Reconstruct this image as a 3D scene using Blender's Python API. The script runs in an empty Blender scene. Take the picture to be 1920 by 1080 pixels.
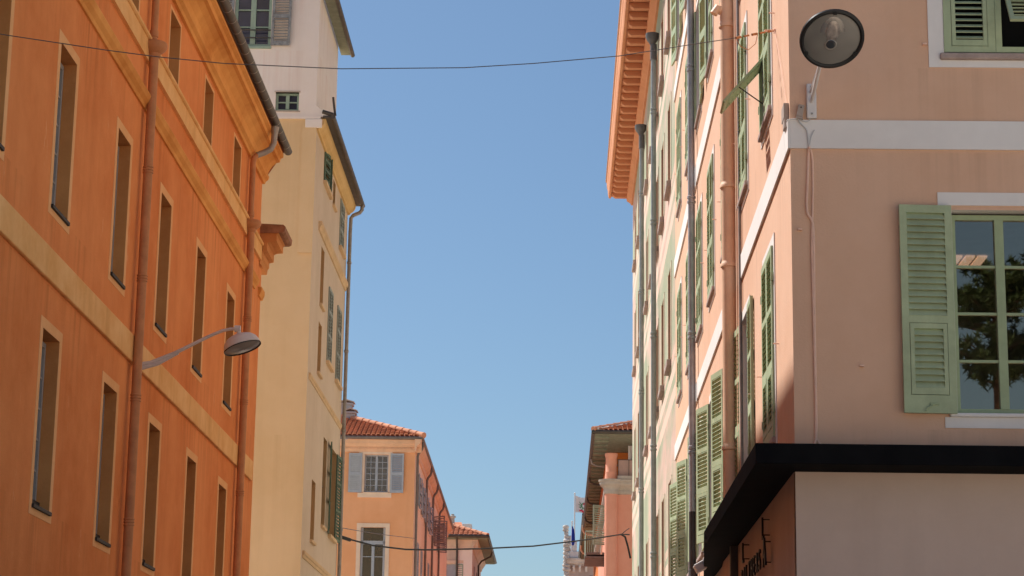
import bpy, bmesh, math, random
from mathutils import Vector, Matrix
random.seed(7)
R = math.radians
scene = bpy.context.scene
COL = scene.collection

# ------------------------------------------------------------------ materials
def new_mat(name):
    m = bpy.data.materials.new(name); m.use_nodes = True
    nt = m.node_tree; nt.nodes.clear()
    out = nt.nodes.new('ShaderNodeOutputMaterial')
    b = nt.nodes.new('ShaderNodeBsdfPrincipled')
    nt.links.new(b.outputs[0], out.inputs[0])
    return m, nt, b, out
def N(nt, t, **kw):
    n = nt.nodes.new(t)
    for k, v in kw.items(): setattr(n, k, v)
    return n
def rgba(c): return (c[0], c[1], c[2], 1)
def ramp(nt, fac, a, b, c0=(0,0,0,1), c1=(1,1,1,1)):
    r = N(nt, 'ShaderNodeValToRGB'); r.color_ramp.elements[0].position = a; r.color_ramp.elements[1].position = b
    r.color_ramp.elements[0].color = c0; r.color_ramp.elements[1].color = c1
    nt.links.new(fac, r.inputs[0]); return r.outputs[0]
def noise(nt, vec, scale, detail=4, rough=.55, mscale=None):
    if mscale:
        mp = N(nt, 'ShaderNodeMapping'); mp.inputs['Scale'].default_value = mscale
        nt.links.new(vec, mp.inputs[0]); vec = mp.outputs[0]
    n = N(nt, 'ShaderNodeTexNoise'); n.inputs['Scale'].default_value = scale
    n.inputs['Detail'].default_value = detail; n.inputs['Roughness'].default_value = rough
    nt.links.new(vec, n.inputs['Vector']); return n.outputs[0]
def mix(nt, fac, a, b, mode='MIX'):
    m = N(nt, 'ShaderNodeMix', data_type='RGBA', blend_type=mode)
    if isinstance(fac, (int, float)): m.inputs[0].default_value = fac
    else: nt.links.new(fac, m.inputs[0])
    for i, v in ((6, a), (7, b)):
        if isinstance(v, tuple): m.inputs[i].default_value = rgba(v)
        else: nt.links.new(v, m.inputs[i])
    return m.outputs[2]
def bump(nt, b, h, strength, dist=.01):
    n = N(nt, 'ShaderNodeBump'); n.inputs['Strength'].default_value = strength; n.inputs['Distance'].default_value = dist
    nt.links.new(h, n.inputs['Height']); nt.links.new(n.outputs[0], b.inputs['Normal'])
def mul(c, k): return (min(1, c[0]*k), min(1, c[1]*k), min(1, c[2]*k))

def stucco(name, base, dark=None, light=None, amount=.6, streak=.35, scale=.45, bstr=.35, rough=.92, patch=None, sills=None, flakes=None):
    """painted render: broad cloudy brushing, vertical rain streaks, trowel bump"""
    m, nt, b, out = new_mat(name)
    dark = dark or mul(base, .78); light = light or mul(base, 1.18)
    tc = N(nt, 'ShaderNodeTexCoord').outputs['Object']
    big = noise(nt, tc, scale, 6, .6)
    c = mix(nt, ramp(nt, big, .3, .7), dark, light)
    c = mix(nt, amount, base, c)
    med = noise(nt, tc, scale*6, 5, .65)
    c = mix(nt, ramp(nt, med, .45, .75, (0,0,0,1), (.35,.35,.35,1)), c, mul(light, 1.05))
    st = noise(nt, tc, 1.0, 5, .6, (2.6, 2.6, .16))
    c = mix(nt, ramp(nt, st, .52, .74, (0,0,0,1), (streak, streak, streak, 1)), c, mul(dark, .85))
    if patch:
        pn = noise(nt, tc, .9, 7, .7, (1, 1, .35))
        c = mix(nt, ramp(nt, pn, .66, .74, (0,0,0,1), (.4,.4,.4,1)), c, patch)
    if flakes:
        fn = noise(nt, tc, 2.2, 9, .78, (1, 1, .22))
        c = mix(nt, ramp(nt, fn, .615, .65, (0,0,0,1), (.6,.6,.6,1)), c, flakes)
    if sills:
        axis, heights, length, tone, k = sills
        sx = N(nt, 'ShaderNodeSeparateXYZ'); nt.links.new(tc, sx.inputs[0])
        drip = ramp(nt, noise(nt, tc, 1.0, 6, .7, (5.5, 5.5, .10)), .47, .66)
        wide = ramp(nt, noise(nt, tc, 1.1, 3, .5, (1, 1, .05)), .42, .60)
        dw = N(nt, 'ShaderNodeMath', operation='MULTIPLY'); nt.links.new(drip, dw.inputs[0]); nt.links.new(wide, dw.inputs[1])
        for h in heights:
            mr = N(nt, 'ShaderNodeMapRange'); mr.inputs[1].default_value = h-length; mr.inputs[2].default_value = h; nt.links.new(sx.outputs[2], mr.inputs[0])
            lt = N(nt, 'ShaderNodeMath', operation='LESS_THAN'); lt.inputs[1].default_value = h; nt.links.new(sx.outputs[2], lt.inputs[0])
            a1 = N(nt, 'ShaderNodeMath', operation='MULTIPLY'); nt.links.new(mr.outputs[0], a1.inputs[0]); nt.links.new(lt.outputs[0], a1.inputs[1])
            a2 = N(nt, 'ShaderNodeMath', operation='MULTIPLY'); nt.links.new(a1.outputs[0], a2.inputs[0]); nt.links.new(dw.outputs[0], a2.inputs[1])
            a3 = N(nt, 'ShaderNodeMath', operation='MULTIPLY'); a3.inputs[1].default_value = k; nt.links.new(a2.outputs[0], a3.inputs[0])
            c = mix(nt, a3.outputs[0], c, tone)
    nt.links.new(c, b.inputs['Base Color'])
    b.inputs['Roughness'].default_value = rough
    b.inputs['Specular IOR Level'].default_value = .15
    fine = noise(nt, tc, 34, 6, .7)
    mid = noise(nt, tc, 3.2, 4, .6)
    ad = N(nt, 'ShaderNodeMath', operation='ADD'); nt.links.new(fine, ad.inputs[0]); nt.links.new(mid, ad.inputs[1])
    bump(nt, b, ad.outputs[0], bstr, .012)
    return m

def paint(name, base, rough=.55, var=.25, spec=.3, metallic=0, scale=5, wear=None):
    m, nt, b, out = new_mat(name)
    tc = N(nt, 'ShaderNodeTexCoord').outputs['Object']
    n = noise(nt, tc, scale, 5, .65)
    c = mix(nt, ramp(nt, n, .3, .75), mul(base, 1-var), mul(base, 1+var*.6))
    s = noise(nt, tc, 2.0, 4, .6, (4, 4, .5))
    c = mix(nt, ramp(nt, s, .55, .8, (0,0,0,1), (.4,.4,.4,1)), c, mul(base, .7))
    if wear:
        w = noise(nt, tc, 14, 6, .75)
        c = mix(nt, ramp(nt, w, .55, .66), c, wear)
    nt.links.new(c, b.inputs['Base Color'])
    b.inputs['Roughness'].default_value = rough
    b.inputs['Specular IOR Level'].default_value = spec
    b.inputs['Metallic'].default_value = metallic
    bump(nt, b, noise(nt, tc, 40, 3), .12, .004)
    return m

def dark_glass(name, tint=(.02,.022,.025), rough=.04, ior=1.6):
    m, nt, b, out = new_mat(name)
    tc = N(nt, 'ShaderNodeTexCoord').outputs['Object']
    n = noise(nt, tc, .9, 3)
    c = mix(nt, ramp(nt, n, .35, .7), mul(tint, .6), mul(tint, 1.6))
    nt.links.new(c, b.inputs['Base Color'])
    b.inputs['Roughness'].default_value = rough; b.inputs['IOR'].default_value = ior
    bump(nt, b, noise(nt, tc, 1.3, 2), .05, .02)
    return m
def clear_glass(name, ior=1.8, tint=(.8,.8,.8)):
    m, nt, b, out = new_mat(name); nt.nodes.remove(b)
    fr = N(nt, 'ShaderNodeFresnel'); fr.inputs['IOR'].default_value = ior
    tr = N(nt, 'ShaderNodeBsdfTransparent'); tr.inputs[0].default_value = rgba(tint)
    gl = N(nt, 'ShaderNodeBsdfGlossy'); gl.inputs['Roughness'].default_value = .01; gl.inputs[0].default_value = (1, .76, .54, 1)
    mx = N(nt, 'ShaderNodeMixShader')
    nt.links.new(fr.outputs[0], mx.inputs[0]); nt.links.new(tr.outputs[0], mx.inputs[1]); nt.links.new(gl.outputs[0], mx.inputs[2])
    nt.links.new(mx.outputs[0], out.inputs[0]); return m
def emit(name, col, s):
    m, nt, b, out = new_mat(name); b.inputs['Base Color'].default_value = rgba(col)
    b.inputs['Emission Color'].default_value = rgba(col); b.inputs['Emission Strength'].default_value = s; return m

M = {}
M['orange']  = stucco('orange render', (.81,.285,.085), (.66,.20,.052), (.86,.34,.12), 1, .18, .42, .5, patch=(.86,.46,.24), sills=(1, (4.6, 7.2, 8.1, 10.9, 11.6, 13.15), 1.5, (.46,.14,.035), .5), flakes=(.86,.47,.23))
M['ochre']   = stucco('ochre band paint', (.86,.49,.17), (.72,.36,.11), (.90,.58,.27), .8, .6, 1.1, .3)
M['ochre_pale'] = stucco('pale ochre surround paint', (.86,.47,.20), (.78,.39,.15), (.89,.53,.26), .7, .3, 1.2, .3)
M['cornice_orange'] = stucco('cornice ochre orange', (.80,.36,.095), (.62,.24,.055), (.86,.43,.13), 1, .12, .7, .3)
M['reveal']  = stucco('orange reveal with shade', (.62,.26,.085), (.5,.19,.06), (.7,.33,.12), .8, .4, .8, .3)  # wall orange darkened to stand for the shade inside the recesses
M['pipe_orange'] = paint('orange brown pipe paint', (.56,.25,.11), .6, .22, .25)
M['capping'] = paint('weathered brown capping', (.34,.17,.095), .7, .35, .1)
M['slate']   = paint('slate sill', (.03,.028,.027), .6, .3)
M['gutter']  = paint('weathered zinc gutter', (.10,.085,.07), .5, .35, .4, .3)
M['seam']    = paint('solder seam', (.42,.38,.33), .5, .2)
M['zinc']    = paint('zinc', (.36,.33,.30), .45, .3, .4, .4)
M['frame_grey'] = paint('grey window frame', (.40,.365,.335), .7, .12, .1)
M['glass_dark'] = dark_glass('dark pane')
M['yellow']  = stucco('yellow render', (.80,.585,.335), (.745,.53,.285), (.84,.635,.39), 1, .25, .3, .3, sills=(0, (17.2, 9.5), 4.0, (.66,.46,.24), .5))
M['yellow_street_lit'] = stucco('yellow render toned for street light', (.70,.575,.44), (.63,.51,.375), (.75,.62,.49), .9, .25, .5, .25)  # paler copy of the yellow; light from the facade opposite is in the tone
M['yellow_trim'] = stucco('yellow moulding', (.72,.52,.31), None, None, .6, .3, .8, .2)
M['yellow_cornice'] = stucco('yellow ochre eaves', (.78,.52,.22), (.68,.42,.16), (.82,.58,.28), .7, .2, .8, .2)
M['pale_pink'] = stucco('pale pink tower render', (.90,.83,.755), (.85,.77,.69), (.92,.86,.80), .9, .3, .5, .3, patch=(.80,.58,.48), sills=(0, (19.0, 20.9), 1.8, (.70,.47,.38), .6))
M['green_frame'] = paint('pale green frame', (.34,.46,.36), .5, .15)
M['grey_wood'] = paint('weathered grey shutter', (.30,.32,.33), .8, .45, .15, 0, 9, (.12,.12,.12))
M['dark_green'] = paint('dark green shutter', (.12,.19,.13), .6, .3)
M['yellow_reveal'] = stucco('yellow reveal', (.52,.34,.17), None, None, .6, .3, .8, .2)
M['peach']   = stucco('peach render', (.84,.42,.215), (.77,.35,.16), (.88,.47,.26), .9, .25, .35, .2)
M['peach_street_lit'] = stucco('peach render lightened for bounce', (.90,.66,.47), (.85,.59,.40), (.92,.71,.53), .9, .25, .35, .2)  # same peach, lightened to offset red light bounced onto this side
M['peach_trim'] = stucco('peach cornice', (.78,.49,.32), None, None, .6, .2, .8, .2)
M['cream_trim'] = stucco('cream surround', (.80,.62,.48), None, None, .5, .2, .8, .2)
M['blue_shutter'] = paint('grey blue shutter', (.40,.44,.50), .55, .12)
M['brown_shutter'] = paint('mauve brown shutter', (.33,.25,.22), .6, .15)
M['drain_brown'] = paint('brown zinc pipe', (.20,.16,.14), .5, .25, .35)
M['pink']    = stucco('pink render', (.735,.462,.315), (.69,.415,.27), (.765,.50,.355), .95, .22, .4, .35, patch=(.77,.55,.43), sills=(0, (5.45, 8.62, 9.62, 12.8), 1.1, (.50,.30,.20), .35))
M['white_band'] = stucco('white band paint', (.80,.755,.715), (.74,.69,.65), (.84,.80,.76), .7, .12, .6, .12)
M['sill']    = paint('dusty stone sill', (.44,.34,.30), .85, .25, .1)
M['shutter'] = paint('sage shutter paint', (.43,.50,.31), .6, .24, .2, 0, 2.2)
M['shutter_dark'] = paint('sage frame paint', (.36,.43,.25), .5, .14, .3)
M['pipe_peach'] = paint('peach pipe paint', (.84,.56,.38), .5, .1, .3)
M['pipe_grey'] = paint('grey zinc pipe', (.44,.45,.47), .45, .18, .4, .25)
M['pipe_green'] = paint('grey green pipe', (.36,.40,.39), .5, .2, .4, .2)
M['hopper_grey'] = paint('dull grey hopper', (.17,.17,.17), .55, .3)
M['iron']    = paint('dark cast iron', (.07,.06,.058), .55, .3)
M['black']   = paint('black painted metal', (.008,.008,.009), .5, .3, .35, 0, 3)
M['lower']   = stucco('taupe pink ground floor render', (.62,.465,.385), (.57,.42,.345), (.66,.505,.42), .9, .25, .5, .25)
M['lamp_white'] = paint('off white enamel', (.72,.68,.66), .4, .06)
M['lamp_grey'] = paint('grey lamp enamel', (.70,.66,.63), .45, .12)
M['lamp_rim'] = paint('black lamp rim', (.02,.02,.021), .4, .2)
M['lamp_glass'] = dark_glass('lamp diffuser', (.19,.18,.165), .25, 1.45)
M['lamp_inner'] = paint('lamp reflector', (.30,.28,.265), .25, .3, .5, .6, 9)
M['lamp_core'] = paint('lamp reflector core', (.42,.37,.34), .3, .45, .5, .5, 22)
M['lamp_bulb'] = dark_glass('lamp bulb end', (.03,.035,.04), .12)
M['box_taupe'] = paint('taupe junction box', (.42,.34,.29), .6, .12)
M['cable_pink'] = paint('painted cable', (.90,.60,.46), .6, .15)
M['cable_white'] = paint('white cable', (.62,.60,.58), .6, .12)
M['cable_black'] = paint('black rubber cable', (.015,.015,.016), .6, .2)
M['wire']    = paint('steel wire', (.10,.09,.09), .5, .2)
M['tile_edge'] = paint('ridge tile', (.70,.32,.19), .85, .25, .1, 0, 2)
M['tile']    = paint('clay tile', (.58,.215,.115), .85, .35, .1, 0, 2.2)
M['tile_pale'] = paint('mortar', (.62,.52,.45), .9, .25, .1)
M['cornice_green'] = stucco('orange modillion cornice', (.64,.285,.15), (.56,.23,.115), (.69,.33,.185), .8, .2, .8, .15)
M['cream_strip'] = stucco('cream painted surround', (.58,.50,.36), (.52,.44,.30), (.62,.55,.41), .7, .2, .8, .15)
M['reveal_brown'] = stucco('terracotta reveal', (.60,.36,.25), None, None, .6, .2, .8, .2)
M['far_pink'] = stucco('salmon render', (.80,.36,.245), (.75,.31,.20), (.83,.41,.29), .9, .25, .4, .2)
M['far_orange'] = stucco('deep orange loggia render', (.62,.19,.05), None, None, .7, .2, .8, .2)
M['stone_grey'] = stucco('grey moulding stone', (.52,.45,.38), (.40,.34,.28), (.60,.53,.46), .9, .4, 1.2, .3)
M['soffit']  = paint('olive boarded soffit', (.27,.28,.21), .8, .25, .1)
M['ornate']  = stucco('pale carved stone', (.70,.62,.55), (.42,.36,.31), (.80,.74,.68), 1, .5, 1.4, .7)
M['ornate_white'] = stucco('white carved stone', (.78,.74,.70), (.66,.61,.57), (.82,.79,.76), .8, .4, 1.0, .3)
M['flag_white'] = paint('flag cloth', (.82,.78,.78), .9, .08, .05)
M['flag_red'] = paint('flag red', (.70,.06,.12), .9, .1, .05)
M['flag_green'] = paint('flag green', (.10,.28,.16), .9, .1, .05)
M['flag_blue'] = paint('flag blue', (.03,.05,.30), .9, .1, .05)
M['white_metal'] = paint('white metal', (.75,.75,.75), .5, .08)
M['grey_render'] = stucco('grey render', (.46,.44,.45), None, None, .6, .3, .5, .2)
M['beige_render'] = stucco('beige render', (.62,.52,.44), None, None, .7, .3, .5, .2)
M['room']    = paint('grey office wall', (.45,.45,.45), .9, .1, .05)
M['panel_light'] = emit('warm ceiling panel', (1,.62,.40), .42)
M['curtain'] = paint('blue dusk curtain', (.10,.10,.16), .9, .2, .05)
M['bark']    = paint('pine bark', (.10,.065,.045), .9, .4, .05)
M['leaf']    = paint('pine needles', (.045,.075,.03), .7, .5, .1, 0, 2)
M['asphalt'] = stucco('asphalt', (.055,.055,.056), (.04,.04,.041), (.07,.07,.07), .9, .0, .4, .5)
M['paving']  = stucco('stone paving', (.42,.38,.33), (.36,.32,.28), (.48,.44,.38), .9, .0, .8, .3)
M['kerb']    = stucco('granite kerb', (.34,.33,.32), None, None, .6, 0, .8, .3)
M['ground']  = stucco('pale square paving', (.66,.54,.40), (.58,.47,.345), (.72,.60,.46), .9, 0, .3, .3)

# green / pink painted facade with faded trompe l'oeil bands
def painted_facade():
    m, nt, b, out = new_mat('faded green and pink painted render')
    tc = N(nt, 'ShaderNodeTexCoord').outputs['Object']
    n1 = noise(nt, tc, .9, 5, .6, (1, .14, .42))
    green = mix(nt, ramp(nt, noise(nt, tc, 2.0, 5, .6, (1,.3,.5)), .3, .7), (.335,.36,.24), (.42,.43,.31))
    pink = mix(nt, ramp(nt, noise(nt, tc, 1.4, 4), .3, .7), (.60,.40,.32), (.66,.48,.40))
    c = mix(nt, ramp(nt, n1, .46, .60), green, pink)
    sp = N(nt, 'ShaderNodeSeparateXYZ'); nt.links.new(tc, sp.inputs[0])
    # horizontal painted bands repeat with the floors
    mm = N(nt, 'ShaderNodeMath', operation='MODULO'); mm.inputs[1].default_value = 4.25
    ad = N(nt, 'ShaderNodeMath', operation='ADD'); ad.inputs[1].default_value = -.4
    nt.links.new(sp.outputs[2], ad.inputs[0]); nt.links.new(ad.outputs[0], mm.inputs[0])
    for (a, w, colr, k) in ((1.40,.16,(.80,.56,.45),.85), (1.95,.14,(.80,.58,.47),.8), (2.35,.10,(.78,.52,.42),.6)):
        cm = N(nt, 'ShaderNodeMath', operation='COMPARE'); cm.inputs[1].default_value = a; cm.inputs[2].default_value = w
        nt.links.new(mm.outputs[0], cm.inputs[0])
        f = N(nt, 'ShaderNodeMath', operation='MULTIPLY'); f.inputs[1].default_value = k; nt.links.new(cm.outputs[0], f.inputs[0])
        c = mix(nt, f.outputs[0], c, colr)
    st = noise(nt, tc, 1.0, 4, .6, (2.5,2.5,.12))
    c = mix(nt, ramp(nt, st, .55, .75, (0,0,0,1), (.15,.15,.15,1)), c, (.55,.42,.32))
    nt.links.new(c, b.inputs['Base Color']); b.inputs['Roughness'].default_value = .93; b.inputs['Specular IOR Level'].default_value = .1
    bump(nt, b, noise(nt, tc, 20, 5), .2, .01)
    return m
M['painted'] = painted_facade()

def black_scuffed():
    m, nt, b, out = new_mat('black awning paint with scuffs')
    tc = N(nt, 'ShaderNodeTexCoord').outputs['Object']
    n = noise(nt, tc, 3, 4)
    c = mix(nt, ramp(nt, n, .3, .7), (.006,.006,.007), (.010,.010,.011))
    s = noise(nt, tc, 2.6, 8, .8, (2.2, 1, 9))
    c = mix(nt, ramp(nt, s, .69, .70), c, (.35,.35,.36))
    nt.links.new(c, b.inputs['Base Color']); b.inputs['Roughness'].default_value = .8; b.inputs['Specular IOR Level'].default_value = .03
    return m
M['awning'] = black_scuffed()

# ------------------------------------------------------------------ mesh builder
class MB:
    def __init__(s, tf=None): s.v = []; s.f = []; s.m = []; s.cur = 0; s.tf = tf or (lambda a, b, c: (a, b, c))
    def add(s, pts, faces):
        o = len(s.v); s.v += [s.tf(*p) for p in pts]; s.f += [tuple(i+o for i in f) for f in faces]; s.m += [s.cur]*len(faces)
    def quad(s, *p): s.add(p, [tuple(range(len(p)))])
    def box(s, a0, a1, b0, b1, c0, c1):
        s.add([(a0,b0,c0),(a1,b0,c0),(a1,b1,c0),(a0,b1,c0),(a0,b0,c1),(a1,b0,c1),(a1,b1,c1),(a0,b1,c1)],
              [(0,3,2,1),(4,5,6,7),(0,1,5,4),(1,2,6,5),(2,3,7,6),(3,0,4,7)])
    def obox(s, c, ax, h):
        c = Vector(c); ax = [Vector(a) for a in ax]
        pts = [tuple(c + ax[0]*h[0]*i + ax[1]*h[1]*j + ax[2]*h[2]*k) for k in (-1,1) for i, j in ((-1,-1),(1,-1),(1,1),(-1,1))]
        s.add(pts, [(0,3,2,1),(4,5,6,7),(0,1,5,4),(1,2,6,5),(2,3,7,6),(3,0,4,7)])
    def prism(s, prof, a0, a1, axis=0):
        """profile (p,q) in the two other coordinates, extruded along coordinate `axis` (0: a, 1: b, 2: c)"""
        n = len(prof); pts = []
        for a in (a0, a1):
            for p, q in prof:
                pts.append({0: (a, p, q), 1: (p, a, q), 2: (p, q, a)}[axis])
        f = [(i, (i+1) % n, n+(i+1) % n, n+i) for i in range(n)]
        s.add(pts, f + [tuple(range(n-1, -1, -1)), tuple(range(n, 2*n))])
    def tube(s, path, r, n=10, cap=True):
        P = [Vector(p) for p in path]; m = len(P); rs = r if isinstance(r, (list, tuple)) else [r]*m
        pts = []; prev = None
        for i in range(m):
            t = (P[min(i+1, m-1)] - P[max(i-1, 0)]).normalized()
            if prev is None:
                u = t.orthogonal().normalized()
            else:
                u = (prev - t*prev.dot(t)).normalized()
            prev = u; w = t.cross(u)
            for k in range(n):
                a = 2*math.pi*k/n; pts.append(tuple(P[i] + (u*math.cos(a) + w*math.sin(a))*rs[i]))
        f = [(i*n+k, i*n+(k+1) % n, (i+1)*n+(k+1) % n, (i+1)*n+k) for i in range(m-1) for k in range(n)]
        if cap: f += [tuple(range(n-1, -1, -1)), tuple((m-1)*n+k for k in range(n))]
        s.add(pts, f)
    def lathe(s, c, axis, prof, n=32, capend=True):
        c = Vector(c); t = Vector(axis).normalized(); u = t.orthogonal().normalized(); w = t.cross(u); pts = []
        for r, h in prof:
            for k in range(n):
                a = 2*math.pi*k/n; pts.append(tuple(c + t*h + (u*math.cos(a) + w*math.sin(a))*r))
        m = len(prof)
        f = [(i*n+k, i*n+(k+1) % n, (i+1)*n+(k+1) % n, (i+1)*n+k) for i in range(m-1) for k in range(n)]
        if capend: f += [tuple(range(n-1, -1, -1)), tuple((m-1)*n+k for k in range(n))]
        s.add(pts, f)
    def build(s, name, mat, parent=None, loc=None, smooth=False, bevel=0, kind=None):
        me = bpy.data.meshes.new(name)
        base = Vector(loc) if loc is not None else (world_loc(parent) if parent else Vector((0,0,0)))
        me.from_pydata([tuple(Vector(v) - base) for v in s.v], [], s.f)
        if any(s.m):
            for p, k in zip(me.polygons, s.m): p.material_index = k
        bm = bmesh.new(); bm.from_mesh(me)
        bmesh.ops.recalc_face_normals(bm, faces=bm.faces[:]); bm.to_mesh(me); bm.free()
        for x in (mat if isinstance(mat, (list, tuple)) else [mat]): me.materials.append(M[x] if isinstance(x, str) else x)
        if smooth:
            for p in me.polygons: p.use_smooth = True
            try: me.set_sharp_from_angle(angle=R(40))
            except Exception: pass
        o = bpy.data.objects.new(name, me); COL.objects.link(o)
        if parent: o.parent = parent; o.location = base - world_loc(parent)
        else: o.location = base
        if bevel:
            bv = o.modifiers.new('bevel', 'BEVEL'); bv.width = bevel; bv.segments = 2; bv.limit_method = 'ANGLE'; bv.angle_limit = R(50)
        if kind: o['kind'] = kind
        return o
def world_loc(o):
    v = Vector((0,0,0))
    while o: v = v + o.location; o = o.parent
    return v
def thing(name, label, cat, loc, group=None):
    o = bpy.data.objects.new(name, None); COL.objects.link(o); o.location = loc; o.empty_display_size = .3
    o['label'] = label; o['category'] = cat
    if group: o['group'] = group
    return o
def tag(o, label, cat, group=None):
    o['label'] = label; o['category'] = cat
    if group: o['group'] = group
    return o
def copy_tree(o, parent, loc=None, rot=None):
    c = o.copy(); COL.objects.link(c); c.parent = parent
    if loc is not None: c.location = loc
    if rot is not None: c.rotation_euler = (0, 0, rot)
    for ch in list(o.children): copy_tree(ch, c)
    return c

# facade frames: (u along the wall, v up, w outwards)
def face_px(x): return lambda u, v, w: (x + w, u, v)      # looks to +X
def face_nx(x): return lambda u, v, w: (x - w, u, v)      # looks to -X
def face_ny(y): return lambda u, v, w: (u, y - w, v)      # looks to -Y
def wall(mb, u0, u1, v0, v1, holes, depth):
    us = sorted({u0, u1, *[h[0] for h in holes], *[h[1] for h in holes]})
    vs = sorted({v0, v1, *[h[2] for h in holes], *[h[3] for h in holes]})
    us = [u for u in us if u0 <= u <= u1]; vs = [v for v in vs if v0 <= v <= v1]
    for a, b in zip(us, us[1:]):
        for c, d in zip(vs, vs[1:]):
            mu, mv = (a+b)/2, (c+d)/2
            if any(h[0] < mu < h[1] and h[2] < mv < h[3] for h in holes): continue
            mb.quad((a,c,0),(b,c,0),(b,d,0),(a,d,0))
def reveals(mb, holes, depth):
    for a, b, c, d in holes:
        mb.quad((a,c,0),(a,d,0),(a,d,-depth),(a,c,-depth)); mb.quad((b,c,0),(b,d,0),(b,d,-depth),(b,c,-depth))
        mb.quad((a,c,0),(b,c,0),(b,c,-depth),(a,c,-depth)); mb.quad((a,d,0),(b,d,0),(b,d,-depth),(a,d,-depth))
def shell(mb, x0, x1, y0, y1, z0, z1, skip):
    """outer box of a building without the faces listed in skip"""
    F = {'-x': [(x0,y0,z0),(x0,y1,z0),(x0,y1,z1),(x0,y0,z1)], '+x': [(x1,y0,z0),(x1,y1,z0),(x1,y1,z1),(x1,y0,z1)],
         '-y': [(x0,y0,z0),(x1,y0,z0),(x1,y0,z1),(x0,y0,z1)], '+y': [(x0,y1,z0),(x1,y1,z0),(x1,y1,z1),(x0,y1,z1)],
         '+z': [(x0,y0,z1),(x1,y0,z1),(x1,y1,z1),(x0,y1,z1)]}
    for k, p in F.items():
        if k not in skip: mb.add(p, [(0,1,2,3)])
def surround(tf, a, b, c, d, w, t=.006, top=None, bot=None):
    m = MB(tf); top = w if top is None else top; bot = w if bot is None else bot
    m.box(a-w, a, c-bot, d+top, 0, t); m.box(b, b+w, c-bot, d+top, 0, t)
    if top: m.box(a, b, d, d+top, 0, t)
    if bot: m.box(a, b, c-bot, c, 0, t)
    return m
def casement(tf, a, b, c, d, w, rows, cols=1, st=.055, bar=.025, th=.05):
    """two leaf window frame with glazing bars; w is the depth (negative = inside the wall)"""
    m = MB(tf); mid = (a+b)/2
    m.box(a, a+st, c, d, w, w+th); m.box(b-st, b, c, d, w, w+th)
    m.box(a+st, b-st, d-st, d, w, w+th); m.box(a+st, b-st, c, c+st*1.1, w, w+th)
    m.box(mid-st*.85, mid+st*.85, c+st*1.1, d-st, w+.002, w+th+.012)
    for k in range(1, rows):
        z = c+st*1.1+(d-c-st*2.1)*k/rows
        m.box(a+st, mid-st*.85, z-bar/2, z+bar/2, w+.008, w+th-.008); m.box(mid+st*.85, b-st, z-bar/2, z+bar/2, w+.008, w+th-.008)
    for k in range(1, cols):
        for (p, q) in ((a+st, mid-st*.85), (mid+st*.85, b-st)):
            x = p+(q-p)*k/cols; m.box(x-bar/2, x+bar/2, c+st*1.1, d-st, w+.010, w+th-.010)
    return m

def leaf(wd, h, panels, stile=.075, t=.035, pitch=.075, angle=38, inset=None, sw=.027):
    """louvred shutter leaf in its own frame: hinge line at x=0, reaching to x=wd, z 0..h, thickness along y.
    panels = list of (z0,z1) louvred fields; inset = index of the field that carries a framed flap"""
    m = MB()
    m.box(0, stile, 0, h, -t/2, t/2) if False else m.box(0, stile, -t/2, t/2, 0, h)
    m.box(wd-stile, wd, -t/2, t/2, 0, h)
    edges = [0] + [z for p in panels for z in p] + [h]
    for k in range(0, len(edges), 2):
        if edges[k+1]-edges[k] > .005: m.box(stile, wd-stile, -t/2, t/2, edges[k], edges[k+1])
    ca, sa = math.cos(R(angle)), math.sin(R(angle))
    for i, (z0, z1) in enumerate(panels):
        x0, x1 = stile, wd-stile
        if inset == i:
            f = .045; g = .006
            m.box(x0+g, x0+g+f, -t/2-.004, t/2+.004, z0+g, z1-g); m.box(x1-g-f, x1-g, -t/2-.004, t/2+.004, z0+g, z1-g)
            m.box(x0+g+f, x1-g-f, -t/2-.004, t/2+.004, z1-g-f*1.3, z1-g); m.box(x0+g+f, x1-g-f, -t/2-.004, t/2+.004, z0+g, z0+g+f*1.6)
            x0 += g+f; x1 -= g+f; z1 -= g+f*1.3; z0 += g+f*1.6
        n = max(2, int(round((z1-z0)/pitch)))
        for k in range(n):
            z = z0+(z1-z0)*(k+.5)/n
            m.obox(((x0+x1)/2, 0, z), ((1,0,0), (0,ca,sa), (0,-sa,ca)), ((x1-x0)/2, sw, .005))
    return m

SUN_TO = Vector((-1, .8, 1.7)).normalized()

# ------------------------------------------------------------------ setting: ground
g = MB(); g.box(-300, 300, -200, 600, -1, -.16); g.build('ground', 'ground', kind='structure')
rd = MB(); rd.box(-3.4, .6, -40, 300, -.2, -.12); rd.build('road', 'asphalt', kind='structure')
for a, b in ((-6.0, -3.55), (.75, 2.56)):
    p = MB(); p.box(a, b, 10, 300, -.2, 0); p.build('pavement', 'paving', kind='structure')
for a, b in ((-3.55, -3.4), (.6, .75)):
    p = MB(); p.box(a, b, 10, 300, -.2, .003); p.build('kerb', 'kerb', kind='structure', bevel=.02)

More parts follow.
